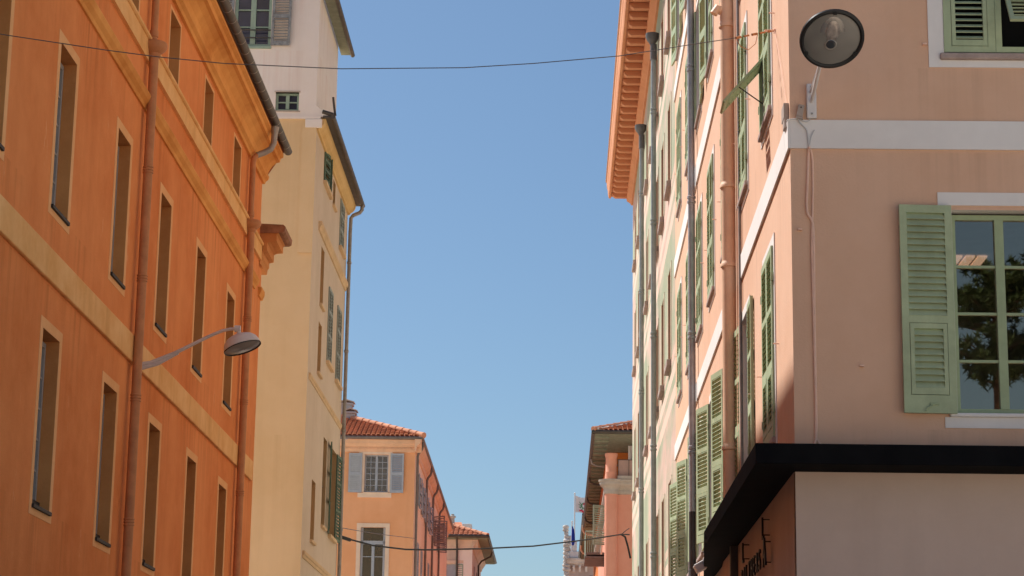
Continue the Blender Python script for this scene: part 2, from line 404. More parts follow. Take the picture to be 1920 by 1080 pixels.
# ------------------------------------------------------------------ 1. orange building (left, near)
def orange_building():
    X = -6.0; tf = face_px(X); Y0, Y1 = 9.0, 41.33
    b = thing('orange_building', 'burnt orange building with ochre bands and narrow recessed windows on the left', 'building', (X, 25, 0))
    cols = [11.1, 14.4, 17.75, 21.12, 24.29, 27.73, 30.97, 34.27, 37.58]
    W = .85; rows = [(4.62, 6.66), (8.14, 10.14), (11.99, 13.04)]
    low = [(c, c+W, .9, 3.1) for c in cols]
    holes = [(c, c+W, z0, z1) for c in cols for z0, z1 in rows] + low
    for i, c in enumerate(cols):
        if i == 8: pass
    m = MB(tf); wall(m, Y0, Y1, 0, 13.3, holes, .2)
    m2 = m; m2.tf = lambda x, y, z: (x, y, z)
    shell(m2, -16, X, Y0, Y1, 0, 13.3, ('+x', '+y', '+z'))
    m.build('wall', 'orange', b)
    m = MB(); m.add([(-16, Y1, 0), (X, Y1, 0), (X, Y1, 13.3), (-16, Y1, 13.3)], [(0,1,2,3)]); m.build('end_wall', 'beige_render', b)  # unseen face, beige so less orange light bounces onto the yellow house
    for r_i, (z0, z1) in enumerate(rows + [(.9, 3.1)]):
        first = None
        for c in cols:
            if first is None:
                g = MB(tf); g.box(c, c+W, z0, z1, -.23, -.2)
                win = g.build('window', 'glass_dark', b, loc=(X-.2, c, z0))
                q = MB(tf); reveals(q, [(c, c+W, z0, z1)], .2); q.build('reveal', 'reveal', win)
                f = casement(tf, c+.01, c+W-.01, z0+.04, z1-.03, -.2, 5 if z1-z0 > 1.5 else 2, 1, .06, .025, .045)
                f.build('frame', 'frame_grey', win)
                s = MB(tf); s.box(c-.015, c+W+.02, z0-.045, z0, -.2, .035)
                s.build('sill', 'slate', win, bevel=.006)
                s = MB(tf); s.box(c+.0, c+W, z0+.004, z0+.11, -.155, -.115); s.build('sill_upstand', 'slate', win)
                if r_i < 2 or r_i == 3:
                    surround(tf, c, c+W, z0, z1, .125, .005).build('surround', 'ochre_pale', win)
                else:
                    surround(tf, c, c+W, z0, z1, .07, .005, .05, 0).build('surround', 'ochre_pale', win)
                first = (win, c)
            else:
                copy_tree(first[0], b, loc=first[0].location + Vector((0, c-first[1], 0)))
    # bands and mouldings
    m = MB(tf); m.box(Y0, Y1, 7.225, 7.605, 0, .05)
    m.build('lower_band', 'ochre', b, bevel=.012)
    m = MB(tf); m.box(Y0, Y1, 11.61, 11.90, 0, .05); m.prism([(11.90, 0), (11.90, .065), (11.915, .085), (11.955, .085), (11.97, .07), (11.97, 0)], Y0, Y1, 0)
    m.build('upper_band', 'ochre', b)
    prof = [(10.90, 0), (10.90, .03), (10.95, .045), (11.0, .09), (11.07, .115), (11.105, .10), (11.13, .05), (11.13, 0)]
    m = MB(tf); m.prism(prof, Y0, Y1-.55, 0); m.build('moulding', 'cornice_orange', b)
    # eaves cornice
    prof = [(13.18, 0), (13.18, .05), (13.23, .07), (13.27, .12), (13.33, .13), (13.36, .10), (13.44, .12), (13.55, .19), (13.62, .27), (13.63, .33),
            (13.70, .345), (13.74, .40), (13.80, .40), (13.80, 0)]
    m = MB(tf); m.prism(prof, Y0, Y1+.02, 0); m.build('cornice', 'cornice_orange', b)
    # half round gutter on brackets with visible joints
    gx, gz, gr = X+.46, 13.93, .085
    m = MB()
    n = 9; pts = []
    for y in (Y0, Y1+.25):
        for k in range(n):
            a = math.pi + math.pi*k/(n-1); pts.append((gx+gr*math.cos(a), y, gz+gr*math.sin(a)))
        for k in range(n):
            a = 2*math.pi - math.pi*k/(n-1); pts.append((gx+(gr-.008)*math.cos(a), y, gz+(gr-.008)*math.sin(a)))
    q = 2*n; m.add(pts, [(i, (i+1) % q, q+(i+1) % q, q+i) for i in range(q)] + [tuple(range(q-1, -1, -1)), tuple(range(q, 2*q))])
    m.cur = 1; y = Y0+.4
    while y < Y1+.2:
        pts = []
        for yy in (y-.012, y+.012):
            for k in range(n):
                a = math.pi + math.pi*k/(n-1); pts.append((gx+(gr+.004)*math.cos(a), yy, gz+(gr+.004)*math.sin(a)))
        m.add(pts, [(i, i+1, n+i+1, n+i) for i in range(n-1)]); y += .52
    m.build('gutter', ['gutter', 'seam'], b, smooth=True)
    # roof and an added unseen block behind the eaves that shades the pink corner
    m = MB(); m.add([(X+.42, Y0, 13.95), (X+.42, Y1+.2, 13.95), (-8.2, Y1+.2, 15.0), (-8.2, Y0, 15.0)], [(0,1,2,3)])
    m.add([(-8.2, Y0, 15.0), (-8.2, Y1+.2, 15.0), (-16.2, Y1+.2, 15.0), (-16.2, Y0, 15.0)], [(0,1,2,3)])
    m.add([(X+.42, Y1+.2, 13.95), (-8.2, Y1+.2, 15.0), (-8.2, Y1+.2, 13.3), (X+.0, Y1+.2, 13.3)], [(0,1,2,3)])
    m.build('roof', 'tile', b)
    m = MB(); m.box(-15.5, -8.3, 27, Y1, 14.8, 24.6); m.build('shadow_block', 'beige_render', b)  # added out of view, sized for its shadow on the pink facade
    # drain pipes
    def pipe(yc, r, zt, hop, swan):
        pm = MB(); xw = X+.115
        pm.tube([(xw, yc, 0), (xw, yc, hop-.12)], r, 14)
        for zc in (1.9, 3.4, 5.0, 6.72, 8.42, 10.0):
            for dz in (-.04, 0, .04): pm.lathe((xw, yc, zc+dz), (0,0,1), [(r, -.012), (r+.011, -.008), (r+.011, .008), (r, .012)], 14)
        p = pm.build('downpipe', 'pipe_orange', b, smooth=True)
        h = MB(); h.lathe((xw, yc, hop-.20), (0,0,1), [(r*.9,0), (r+.02,.03), (r+.025,.07), (r+.09,.12), (r+.115,.16), (r+.115,.22), (r+.10,.235)], 20)
        h.build('hopper', 'pipe_orange', p, smooth=True)
        u = MB(); ru = r*.78
        u.tube([(xw-.02, yc, hop-.05)] + swan, ru, 12)
        u.lathe((xw-.02, yc, hop+.17), (0,0,1), [(ru,-.05), (ru+.012,-.045), (ru+.012,.045), (ru,.05)], 14)
        u.build('swan_neck', 'pipe_orange', p, smooth=True)
        return p
    pipe(29.3, .066, 13.9, 11.86, [(X+.095, 29.3, 13.25), (X+.12, 29.3, 13.36), (X+.42, 29.3, 13.58), (X+.46, 29.3, 13.66), (X+.46, 29.3, 13.86)])
    p2 = pipe(39.35, .070, 13.9, 11.86, [(X+.095, 39.35, 13.05), (X+.11, 39.36, 13.14), (X+.16, 39.38, 13.20)])
    u = MB(); u.tube([(X+.16, 39.38, 13.20), (X+.30, 39.45, 13.28), (X+.40, 39.5, 13.36), (X+.45, 39.52, 13.48), (X+.46, 39.52, 13.66), (X+.46, 39.52, 13.80)],
                     [.058, .06, .06, .06, .062, .085], 12)
    u.build('zinc_elbow', 'zinc', p2, smooth=True)
    # small cornice that returns round the far end
    m = MB(); m.box(X-.3, X+.0, Y1+.004, Y1+.4, 0, 11.5); 
    m.build('end_pilaster', 'orange', b)
    prof = [(X-.2, 11.56), (X+.02, 11.56), (X+.03, 11.66), (X+.06, 11.70), (X+.06, 11.80), (X+.15, 11.82), (X+.15, 11.97), (X+.20, 12.0), (X+.33, 12.01), (X+.33, 12.14), (X+.37, 12.17), (X-.2, 12.17)]
    m = MB(); m.prism([(p, q) for p, q in prof], Y1+.01, Y1+1.05, 1); ec = m.build('end_cornice', 'reveal', b)  # reuses the shade-darkened reveal colour
    m = MB(); m.prism([(X-.1, 12.17), (X+.44, 12.17), (X+.49, 12.20), (X+.50, 12.30), (X+.46, 12.335), (X-.1, 12.36)], Y1-.03, Y1+1.12, 1)
    m.build('capping', 'capping', ec)
    m = MB(); m.prism([(X-.02, 10.90), (X+.03, 10.90), (X+.07, 11.0), (X+.07, 11.08), (X-.02, 11.08)], Y1+.02, Y1+.5, 1); m.build('moulding', 'cornice_orange', b)
    return b
orange_building()

# ------------------------------------------------------------------ left street lamp on the orange wall
def street_lamp():
    t = thing('street_lamp', 'grey dome street lamp on a long curved arm from the orange wall', 'street lamp', (-5.98, 29.75, 7.2))
    m = MB(); m.tube([(-5.98, 29.8, 7.28), (-5.80, 29.8, 7.31), (-5.45, 29.75, 7.45), (-4.95, 29.68, 7.69), (-4.78, 29.65, 7.755), (-4.66, 29.62, 7.775), (-4.56, 29.6, 7.775)],
                     [.038, .033, .026, .023, .022, .022, .022], 12)
    m.build('arm', 'lamp_grey', t, smooth=True)
    m = MB(); m.tube([(-5.98, 29.8, 7.22), (-5.7, 29.79, 7.30), (-5.4, 29.74, 7.44)], [.03, .03, .012], 8); m.build('arm_brace', 'lamp_grey', t, smooth=True)
    ax = Vector((-.33, .07, .94)).normalized(); c = Vector((-4.49, 29.6, 7.54))
    m = MB(); m.tube([(-4.60, 29.6, 7.775), (-4.52, 29.6, 7.775)], .048, 12); m.tube([(-4.545, 29.6, 7.77), tuple(c+ax*.13)], .03, 10)
    m.build('knuckle', 'lamp_grey', t, smooth=True)
    m = MB(); rr = .262
    m.lathe(c, ax, [(rr+.004,-.035), (rr+.008,-.02), (rr-.002,-.01), (rr*.965,.03), (rr*.88,.075), (rr*.72,.115), (rr*.5,.142), (rr*.25,.156), (.03,.16)], 36)
    m.build('dome', 'lamp_grey', t, smooth=True)
    m = MB(); m.lathe(c, ax, [(rr-.012,-.034), (rr+.006,-.05), (rr+.008,-.036)], 36, False); m.build('rim', 'lamp_rim', t, smooth=True)
    m = MB(); m.lathe(c, ax, [(.01,-.072), (rr*.4,-.066), (rr*.75,-.052), (rr-.012,-.037)], 36, False); m.build('diffuser', 'lamp_glass', t, smooth=True)
street_lamp()

# ------------------------------------------------------------------ 2. yellow building with pale pink top
def yellow_building():
    X, Y0, Y1 = -6.0, 50.0, 58.05; tf = face_px(X); tn = face_ny(Y0)
    b = thing('yellow_building', 'tall narrow yellow house with a pale pink upper storey beyond the orange one', 'building', (X, 54, 0))
    H = 17.3
    rec = [(51.98, 52.68, 13.12, 14.58), (51.95, 52.68, 11.40, 12.66), (51.70, 52.50, 7.24, 8.70), (53.95, 54.78, 7.86, 10.09), (54.15, 54.72, 16.25, 16.93)]
    shu = [(53.9, 54.85, 12.05, 13.98), (56.12, 57.1, 11.98, 13.98), (56.0, 56.95, 15.6, 16.9), (55.7, 57.2, 7.82, 10.12), (51.9, 53.4, 16.25, 17.05)]
    holes = rec + shu
    m = MB(tf); wall(m, Y0, Y1, 0, H, holes, .18); m.build('street_wall', 'yellow_street_lit', b)
    m = MB(); shell(m, -15, X, Y0, Y1, 0, H, ('+x',)); m.build('wall', 'yellow', b)
    for i, (a, c, z0, z1) in enumerate(rec):
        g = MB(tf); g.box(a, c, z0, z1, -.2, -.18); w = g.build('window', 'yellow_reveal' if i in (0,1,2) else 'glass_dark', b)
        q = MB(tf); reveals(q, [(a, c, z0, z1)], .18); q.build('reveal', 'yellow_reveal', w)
        s = MB(tf); s.box(a-.04, c+.06, z0-.07, z0, -.1, .07); s.build('sill', 'yellow_trim', w, bevel=.01)
        if i == 3:
            f = MB(tf); f.box(a, c, 8.9, 8.93, -.1, -.07); f.build('rail', 'iron', w)
    for i, (a, c, z0, z1) in enumerate(shu):
        g = MB(tf); g.box(a, c, z0, z1, -.2, -.18); w = g.build('window', 'glass_dark', b)
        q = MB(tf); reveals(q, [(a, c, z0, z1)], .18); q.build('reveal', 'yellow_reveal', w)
        s = MB(tf); s.box(a-.04, c+(.3 if i < 3 else .05), z0-.09, z0, -.1, .09); s.build('sill', 'yellow_trim', w, bevel=.01)
        h = z1-z0; wd = .62 if i == 4 else (c-a)/2
        pn = [(.08, h*.34), (h*.34+.07, h*.66), (h*.66+.07, h-.08)]
        mt = 'dark_green' if i in (3, 4) else 'grey_green'
        for near in (0, 1):
            lf = leaf(wd, h, pn, .05, .035, .085, 38 if near else -38)
            o = lf.build('shutter', 'dark_green' if i in (3, 4) else 'shutter_grey', w, loc=(0,0,0))
            hy = a if near else c
            o.location = Vector((X+.02, hy, z0)) - world_loc(w)
            if i < 3: ang = 90 if near else -90
            elif i == 3: ang = (-90+6) if near else (90-4)       # thrown open
            else: ang = 84 if near else -82
            o.rotation_euler = (0, 0, R(ang))
    # mouldings
    for za, zb, d in ((14.78, 15.0, .09), (10.90, 11.04, .05), (6.66, 6.82, .06)):
        ya = 51.15 if za > 14 else Y0+.25
        m = MB(tf); m.prism([(za, 0), (za, d*.4), (za+(zb-za)*.4, d*.6), (za+(zb-za)*.55, d), (zb, d), (zb, 0)], ya, Y1-.1, 0); m.build('moulding', 'yellow_trim', b)
    # corner pier: stands proud of the flank
    m = MB(); m.box(X-.34, X+.004, Y0-.05, Y0+.0, 13.9, 17.1); m.build('corner_pier', 'yellow', b)
    m = MB(); m.box(X-.27, X+.14, Y0-.06, Y0+.0, 17.02, 17.245); m.build('pier_cap', 'pale_pink', b, bevel=.02)
    # eaves
    prof = [(16.99, 0), (16.99, .05), (17.03, .07), (17.08, .14), (17.16, .20), (17.27, .22), (17.27, 0)]
    m = MB(tf); m.prism(prof, Y0+.02, Y1+.05, 0); m.build('cornice', 'yellow_cornice', b)
    m = MB(); m.box(X+.16, X+.38, Y0-.05, Y1+.15, 17.275, 17.33); y = Y0
    while y < Y1+.1: m.tube([(X+.40, y, 17.36), (X+.14, y, 17.44)], .055, 8); y += .19
    m.build('tiled_eaves', 'gutter', b)
    m = MB(); m.tube([(X+.40, Y0-.06, 17.30), (X+.40, Y1+.2, 17.30)], .062, 10); m.build('gutter', 'gutter', b, smooth=True)
    m = MB(); m.tube([(X+.40, Y1-.05, 17.26), (X+.40, Y1-.05, 17.12), (X+.34, Y1-.05, 17.04), (X+.16, Y1-.05, 16.96), (X+.1, Y1-.05, 16.88), (X+.09, Y1-.05, 16.5), (X+.09, Y1-.05, 0)], .052, 10)
    for zc in (15.6, 13.1, 10.9, 8.2, 6.0): m.lathe((X+.09, Y1-.05, zc), (0,0,1), [(.052,-.04), (.066,-.03), (.066,.03), (.052,.04)], 12)
    m.build('downpipe', 'zinc', b, smooth=True)
    # pale pink upper storey: flush with the flank
    wh = [(-8.12, -7.2, 19.10, 20.6), (-7.02, -6.45, 17.46, 17.93)]
    m = MB(face_ny(Y0)); wall(m, -15, X-.02, H+.004, 20.9, wh, .14); reveals(m, wh, .14)
    m.tf = lambda x, y, z: (x, y, z)
    shell(m, -15, X-.02, Y0, 54.4, H+.004, 20.9, ('-y',))
    up = m.build('upper_storey', 'pale_pink', b)
    m = MB(tn); m.box(-15, X+.10, 17.25, 17.31, -.02, .045); m.build('string_course', 'pale_pink', b)
    # rubble flashing where the roofs meet
    m = MB(); m.add([(X-.3, Y0-.01, 17.31), (X+.28, Y0-.01, 17.31), (X+.36, Y0-.01, 17.44), (X+.10, Y0-.01, 17.50), (X-.05, Y0-.01, 17.62), (X-.3, Y0-.01, 17.60),
                     (X-.3, Y0+.3, 17.31), (X+.28, Y0+.3, 17.31), (X+.36, Y0+.3, 17.44), (X+.10, Y0+.3, 17.50), (X-.05, Y0+.3, 17.62), (X-.3, Y0+.3, 17.60)],
                    [(0,1,2,3,4,5), (6,7,8,9,10,11), (0,1,7,6), (1,2,8,7), (2,3,9,8), (3,4,10,9), (4,5,11,10)])
    m.build('flashing', 'pale_pink', b)
    m = MB(); m.tube([(X+.44, 50.12, 17.38), (X+.40, 50.12, 17.62), (X+.37, 50.12, 17.85)], .028, 8); m.build('vent_pipe', 'gutter', b)
    for i, (a, c, z0, z1) in enumerate(wh):
        g = MB(tn); g.box(a, c, z0, z1, -.16, -.14); w = g.build('window', 'curtain_glass', b)
        f = casement(tn, a+.005, c-.005, z0+.005, z1-.005, -.138, 3 if i == 0 else 2, 1, .075 if i == 0 else .05, .03, .05); f.build('frame', 'green_frame', w)
        if i == 0:
            s = MB(tn); s.box(a-.02, c+.02, z0-.06, z0, -.12, .03); s.build('sill', 'green_frame', w)
            for zz in (19.32, 19.52):
                s = MB(tn); s.box(a, c, zz, zz+.025, -.03, -.005); s.build('rail', 'gutter', w)
            lf = leaf(.47, 1.5, [(.12, .70), (.80, 1.40)], .06, .035, .07, 30)
            o = lf.build('shutter', 'grey_wood', w, loc=(0,0,0)); o.location = Vector((c+.01, Y0-.035, z0+.02)) - world_loc(w); o.rotation_euler = (R(1.0), R(1.2), R(-5))
            o['label'] = 'warped weathered grey shutter'
            o = lf.build('shutter', 'grey_wood', w, loc=(0,0,0)); o.location = Vector((a-.01, Y0-.035, z0+.02)) - world_loc(w); o.rotation_euler = (0, 0, R(183))
        else:
            s = MB(tn); s.box(a-.04, c+.04, z0-.03, z0, -.1, .02); s.box(a-.03, c+.03, z1, z1+.03, -.1, .025); s.build('lintel', 'stone_grey', w)
    # tower eaves
    m = MB(); m.add([(X-.02, Y0-.3, 21.4), (X-.02, 54.75, 19.98), (X+.20, 54.75, 19.90), (X+.20, Y0-.3, 21.32), (X-.02, Y0-.3, 21.5), (X-.02, 54.75, 20.08), (X+.20, 54.75, 19.97), (X+.20, Y0-.3, 21.39)],
                    [(0,1,2,3),(4,5,6,7),(0,1,5,4),(1,2,6,5),(2,3,7,6),(3,0,4,7)])
    return b
M['shutter_grey'] = paint('grey green shutter', (.36,.40,.36), .6, .2)
M['curtain_glass'] = dark_glass('blue dusk pane', (.035,.04,.075), .08, 1.5)
yb = yellow_building()
# pink top's eaves above the frame edge: parts of the yellow building
m = MB(); m.box(-5.98, -5.72, 49.7, 54.8, 20.55, 20.63)
m.build('roof_eaves', 'soffit', yb)
m = MB(); m.tube([(-5.68, 49.7, 20.58), (-5.68, 54.9, 20.58)], .06, 10); m.build('gutter', 'gutter', yb, smooth=True)

# ------------------------------------------------------------------ clay tile slope helper
def tile_slope(mb, origin, along, up, n_cols, n_rows, cw, rh, keep, r=None):
    """rows of barrel tiles: origin at the eave, `along` unit vector on the eave, `up` unit vector up the slope"""
    o, al, up = Vector(origin), Vector(along).normalized(), Vector(up).normalized(); nrm = al.cross(up).normalized()
    if nrm.z < 0: nrm = -nrm
    r = r or cw*.42
    for j in range(n_rows):
        for i in range(n_cols):
            c = o + al*(cw*(i+.5+(.5 if j % 2 else 0)*.0)) + up*(rh*j)
            if not keep((i+.5)*cw, (j+.5)*rh): continue
            pts = []; n = 6; lift = .06
            for s, k in ((0, 1.0), (rh*1.12, .86)):
                for q in range(n+1):
                    a = math.pi*q/n
                    pts.append(tuple(c + up*(s - .02) + al*(math.cos(a)*r*k) + nrm*(math.sin(a)*r*.6*k + (lift if s == 0 else 0))))
            f = [(q, q+1, n+2+q, n+1+q) for q in range(n)] + [tuple(range(n+1))]
            mb.add(pts, f)
            c2 = c + al*(cw*.5)
            mb.add([tuple(c2 - al*cw*.22 - up*.02 + nrm*.012), tuple(c2 + al*cw*.22 - up*.02 + nrm*.012), tuple(c2 + al*cw*.22 + up*rh + nrm*.004), tuple(c2 - al*cw*.22 + up*rh + nrm*.004)], [(0,1,2,3)])
def ridge(mb, a, b, r, step):
    a, b = Vector(a), Vector(b); d = (b-a); n = max(1, int(d.length/step)); d /= n
    for k in range(n):
        p = a + d*k; mb.tube([tuple(p - d*.06), tuple(p + d*1.0)], [r*1.12, r*.9], 10)

# ------------------------------------------------------------------ 3. peach house with tiled roof
def peach_house():
    X, Y0, Y1 = -6.12, 90.0, 122.0; tf = face_px(X); tn = face_ny(Y0)
    b = thing('peach_house', 'peach house with clay tile roof and grey blue shutters, beyond the yellow house', 'building', (X, Y0, 0))
    win = [(-8.24, -7.24, 13.42, 15.02), (-8.32, -7.28, 9.1, 11.95)]
    m = MB(tn); wall(m, -16, X, 0, 15.5, win, .18); reveals(m, win, .18)
    side = [(92.6, 93.5, 13.2, 14.55), (95.4, 96.3, 13.15, 14.5), (98.2, 99.2, 13.1, 14.45), (101.4, 102.6, 13.1, 14.4), (105.5, 106.9, 13.0, 14.3), (109.8, 110.8, 13.1, 14.4)] + \
           [(y, y+.9, 9.5, 11.62) for y in (92.6, 95.5, 98.5, 101.5, 104.5, 107.5)]
    m.cur = 1; m.tf = tf; wall(m, Y0, Y1, 0, 15.5, side, .15); reveals(m, side, .15); m.cur = 0
    m.tf = lambda x, y, z: (x, y, z); shell(m, -16, X, Y0, Y1, 0, 15.5, ('+x', '-y'))
    m.build('wall', ['peach', 'peach_street_lit'], b)
    # upper window
    a, c, z0, z1 = win[0]
    g = MB(tn); g.box(a, c, z0, z1, -.2, -.18); w = g.build('window', 'glass_dark', b)
    casement(tn, a, c, z0, z1, -.178, 6, 2, .06, .022, .05).build('frame', 'blue_shutter', w)
    s = MB(tn); s.box(a-.14, c+.14, z1, z1+.27, 0, .03); s.box(a-.24, c+.17, z1+.03, z1+.27, .03, .045); s.box(a-.14, a, z0, z1, 0, .03); s.box(c, c+.14, z0, z1, 0, .03)
    s.build('surround', 'cream_trim', w)
    s = MB(tn); s.box(a-.26, c+.16, z0-.22, z0-.03, 0, .05); s.box(a-.02, c+.02, z0-.03, z0, -.1, .07); s.build('sill', 'cream_trim', w)
    lf = leaf(.56, 1.66, [(.10, .74), (.86, 1.58)], .07, .04, .08, 66, None, .040)
    for sx in (0, 1):
        o = lf.build('shutter', 'blue_shutter', w, loc=(0,0,0))
        o.location = Vector((c+.1 if sx else a-.1, Y0-.07, z0-.02)) - world_loc(w); o.rotation_euler = (0, 0, R(-4 if sx else 184))
    # french window below
    a, c, z0, z1 = win[1]
    g = MB(tn); g.box(a, c, z0, z1, -.2, -.18); w = g.build('window', 'glass_dark', b)
    f = MB(tn); f.box(a, a+.1, z0, z1, -.17, -.1); f.box(c-.1, c, z0, z1, -.17, -.1); f.box(a, c, 11.25, 11.40, -.17, -.1); f.box(-7.85, -7.73, z0, 11.25, -.17, -.095)
    f.box(a, c, 10.72, 10.75, -.165, -.11); f.build('frame', 'blue_shutter', w)
    s = surround(tn, a, c, z0, z1, .17, .03, .17, .1); s.build('surround', 'cream_trim', w)
    # side windows with half open shutters
    for i, (a, c, z0, z1) in enumerate(side):
        g = MB(tf); g.box(a, c, z0, z1, -.17, -.15); w = g.build('window', 'glass_dark', b)
        s = surround(tf, a, c, z0, z1, .13, .02); s.build('surround', 'cream_trim', w)
        lf = leaf((c-a)/2, z1-z0, [(.06, (z1-z0)*.48), ((z1-z0)*.48+.08, z1-z0-.06)], .05, .04, .12, 45)
        big = i in (4, 5)
        for near in (0, 1):
            o = lf.build('shutter', 'brown_shutter' if big else 'blue_shutter', w, loc=(0,0,0))
            o.location = Vector((X+.04, a if near else c, z0)) - world_loc(w)
            ang = (90 if near else -90) if i > 5 else ((-84 if near else 82) if not big else (-35 if near else 30))
            o.rotation_euler = (0, 0, R(ang))
        if i < 4:
            for zz in (z0+.15, z0+.5, z0+.9):
                s = MB(tf); s.box(a-.05, c+.05, zz, zz+.03, .1, .12); s.build('rail', 'iron', w)
    # cornice with dentils on two sides
    pr = [(15.12, 0), (15.12, .05), (15.22, .07), (15.32, .08), (15.36, .14), (15.42, .19), (15.46, .24), (15.56, .26), (15.62, .28), (15.62, 0)]
    m = MB(tf); m.prism(pr, Y0-.5, Y1, 0); m.tf = tn; m.prism([(p, q-.003) for p, q in pr], -16, X+.27, 0); m.build('cornice', 'peach_trim', b)
    m = MB(tn); x = -11.0
    while x < X: m.box(x, x+.07, 15.24, 15.31, .075, .12); x += .145
    m.build('dentils', 'peach_trim', b)
    # gutters
    m = MB(); m.tube([(X+.30, Y0-.33, 15.69), (X+.30, Y1+.2, 15.69)], .075, 10); m.tube([(-16, Y0-.34, 15.69), (X+.33, Y0-.34, 15.69)], .075, 10); m.build('gutter', 'drain_brown', b, smooth=True)
    for k, y in enumerate((Y0+.15, 97.8, 103.8, 110.5)):
        m = MB(); m.tube([(X+.30, y, 15.65), (X+.30, y, 15.4), (X+.26, y, 15.28), (X+.14, y, 15.12), (X+.10, y, 15.0), (X+.10, y, 0)], .055, 8); m.build('downpipe', 'drain_brown', b, smooth=True)
    # hipped roof
    e = Y0-.34; ex = X+.32; zr = 15.76; sl = .37
    rx = ex-4.0
    m = MB(); m.add([(-16.5, e, zr), (ex, e, zr), (rx, e+4.0, zr+4.0*sl), (-16.5, e+4.0, zr+4.0*sl), (ex, Y1+.2, zr), (rx, Y1-3.8, zr+4.0*sl)], [(0,1,2,3), (1,4,5,2)])
    m.build('roof_deck', 'tile', b)
    m = MB(); up = Vector((0, 1, sl)).normalized(); L = math.hypot(4.0, 4.0*sl)
    tile_slope(m, (ex, e, zr+.02), (-1, 0, 0), up, 26, 13, .2, .33, lambda a, s: a > s*(4.0/L)+.05)
    m.build('roof_tiles', 'tile', b)
    m = MB(); ridge(m, (ex+.03, e, zr+.05), (rx, e+4.0, zr+4.0*sl+.08), .12, .42); ridge(m, (rx, e+4.0, zr+4.0*sl+.06), (rx, Y1-4, zr+4.0*sl+.06), .12, .45); m.build('hip_tiles', 'tile_edge', b, smooth=True)
    # chimneys
    for (cx, cy, w_, z1) in ((-9.40, 93.6, .24, 17.95), (-9.18, 93.2, .20, 17.5)):
        m = MB(); m.box(cx-w_, cx+w_, cy-.3, cy+.3, 16.9, z1-.25); m.box(cx-w_-.05, cx+w_+.05, cy-.36, cy+.36, z1-.25, z1-.16)
        ch = m.build('chimney', 'grey_render', b, bevel=.02)
        m = MB(); m.prism([(cx-w_-.1, z1-.1), (cx, z1), (cx+w_+.1, z1-.1), (cx+w_+.1, z1-.14), (cx, z1-.05), (cx-w_-.1, z1-.14)], cy-.34, cy+.34, 1); m.build('chimney_cap', 'tile_pale', ch)
    b.rotation_euler = (0, 0, R(.45))
    return b
peach_house()

# ------------------------------------------------------------------ small tiled house and grey attic further off
def tiled_house():
    X, Y0 = -5.45, 135.0; tf = face_px(X); tn = face_ny(Y0)
    b = thing('tiled_house', 'small beige house with a tiled hip roof and deep dark eaves beyond the peach house', 'building', (X, Y0, 0))
    hole = [(-7.2, -6.45, 12.2, 14.9)]
    m = MB(tn); wall(m, -13, X, 0, 16.4, hole, .15); reveals(m, hole, .15); m.tf = lambda x, y, z: (x, y, z)
    shell(m, -13, X, Y0, 150, 0, 16.4, ('-y',)); m.build('wall', 'beige_render', b)
    m = MB(tn); m.box(-6.35, X+.002, 0, 15.85, 0, .05); m.build('corner_pier', 'pale_pink', b)
    g = MB(tn); g.box(-7.2, -6.45, 12.2, 14.9, -.17, -.15); w = g.build('window', 'blue_shutter', b)
    lf = leaf(.42, 2.7, [(.1, 1.3), (1.4, 2.6)], .06, .04, .12, 45); o = lf.build('shutter', 'green_frame', w, loc=(0,0,0)); o.location = Vector((-6.43, Y0-.06, 12.2)) - world_loc(w)
    s = MB(tn); s.box(-7.3, -6.0, 14.95, 15.12, 0, .06); s.build('lintel', 'cream_trim', w)
    for y in (137.5, 141.5):
        s = MB(tf); s.box(y, y+1.0, 13.0, 15.0, 0, .05); s.build('shutter', 'brown_shutter', b)
    pr = [(15.85, 0), (15.85, .06), (16.0, .10), (16.15, .2), (16.3, .3), (16.4, .35), (16.4, 0)]
    m = MB(tf); m.prism(pr, Y0-.3, 150, 0); m.tf = tn; m.prism([(p, q-.004) for p, q in pr], -13, X+.34, 0); m.build('cornice', 'beige_render', b)
    m = MB(); m.box(X, X+.95, Y0-.9, 150.4, 16.42, 16.5); m.box(-13, X, Y0-.9, Y0, 16.42, 16.5); ev = m.build('eaves', 'soffit', b)
    m = MB(); m.tube([(X+1.0, Y0-.95, 16.55), (X+1.0, 150.5, 16.55)], .1, 8); m.tube([(-13, Y0-.95, 16.55), (X+1.04, Y0-.95, 16.55)], .1, 8); m.build('gutter', 'gutter', b)
    m = MB(); m.tube([(X+1.0, Y0+8, 16.5), (X+.9, Y0+8, 16.2), (X+.3, Y0+8, 15.9), (X+.1, Y0+8, 15.6), (X+.1, Y0+8, 8)], .06, 8); m.build('downpipe', 'gutter', b)
    m = MB(); m.tube([(-6.4, Y0-.9, 16.5), (-6.4, Y0-.7, 16.2), (-6.4, Y0-.12, 15.8), (-6.4, Y0-.12, 10)], .07, 8); m.build('downpipe', 'gutter', b)
    e = Y0-.9; ex = X+.95; zr = 16.58; sl = .36; rx = ex-4
    m = MB(); m.add([(-13, e, zr), (ex, e, zr), (rx, e+4, zr+4*sl), (-13, e+4, zr+4*sl), (ex, 150.4, zr), (rx, 146.4, zr+4*sl)], [(0,1,2,3), (1,4,5,2)]); m.build('roof_deck', 'tile', b)
    m = MB(); L = math.hypot(4, 4*sl); tile_slope(m, (ex, e, zr+.02), (-1,0,0), (0,1,sl), 14, 11, .3, .4, lambda a, s: a > s*(4/L)+.05); m.build('roof_tiles', 'tile', b)
    m = MB(); ridge(m, (ex, e, zr+.05), (rx, e+4, zr+4*sl+.08), .13, .5); m.build('hip_tiles', 'tile_edge', b)
tiled_house()
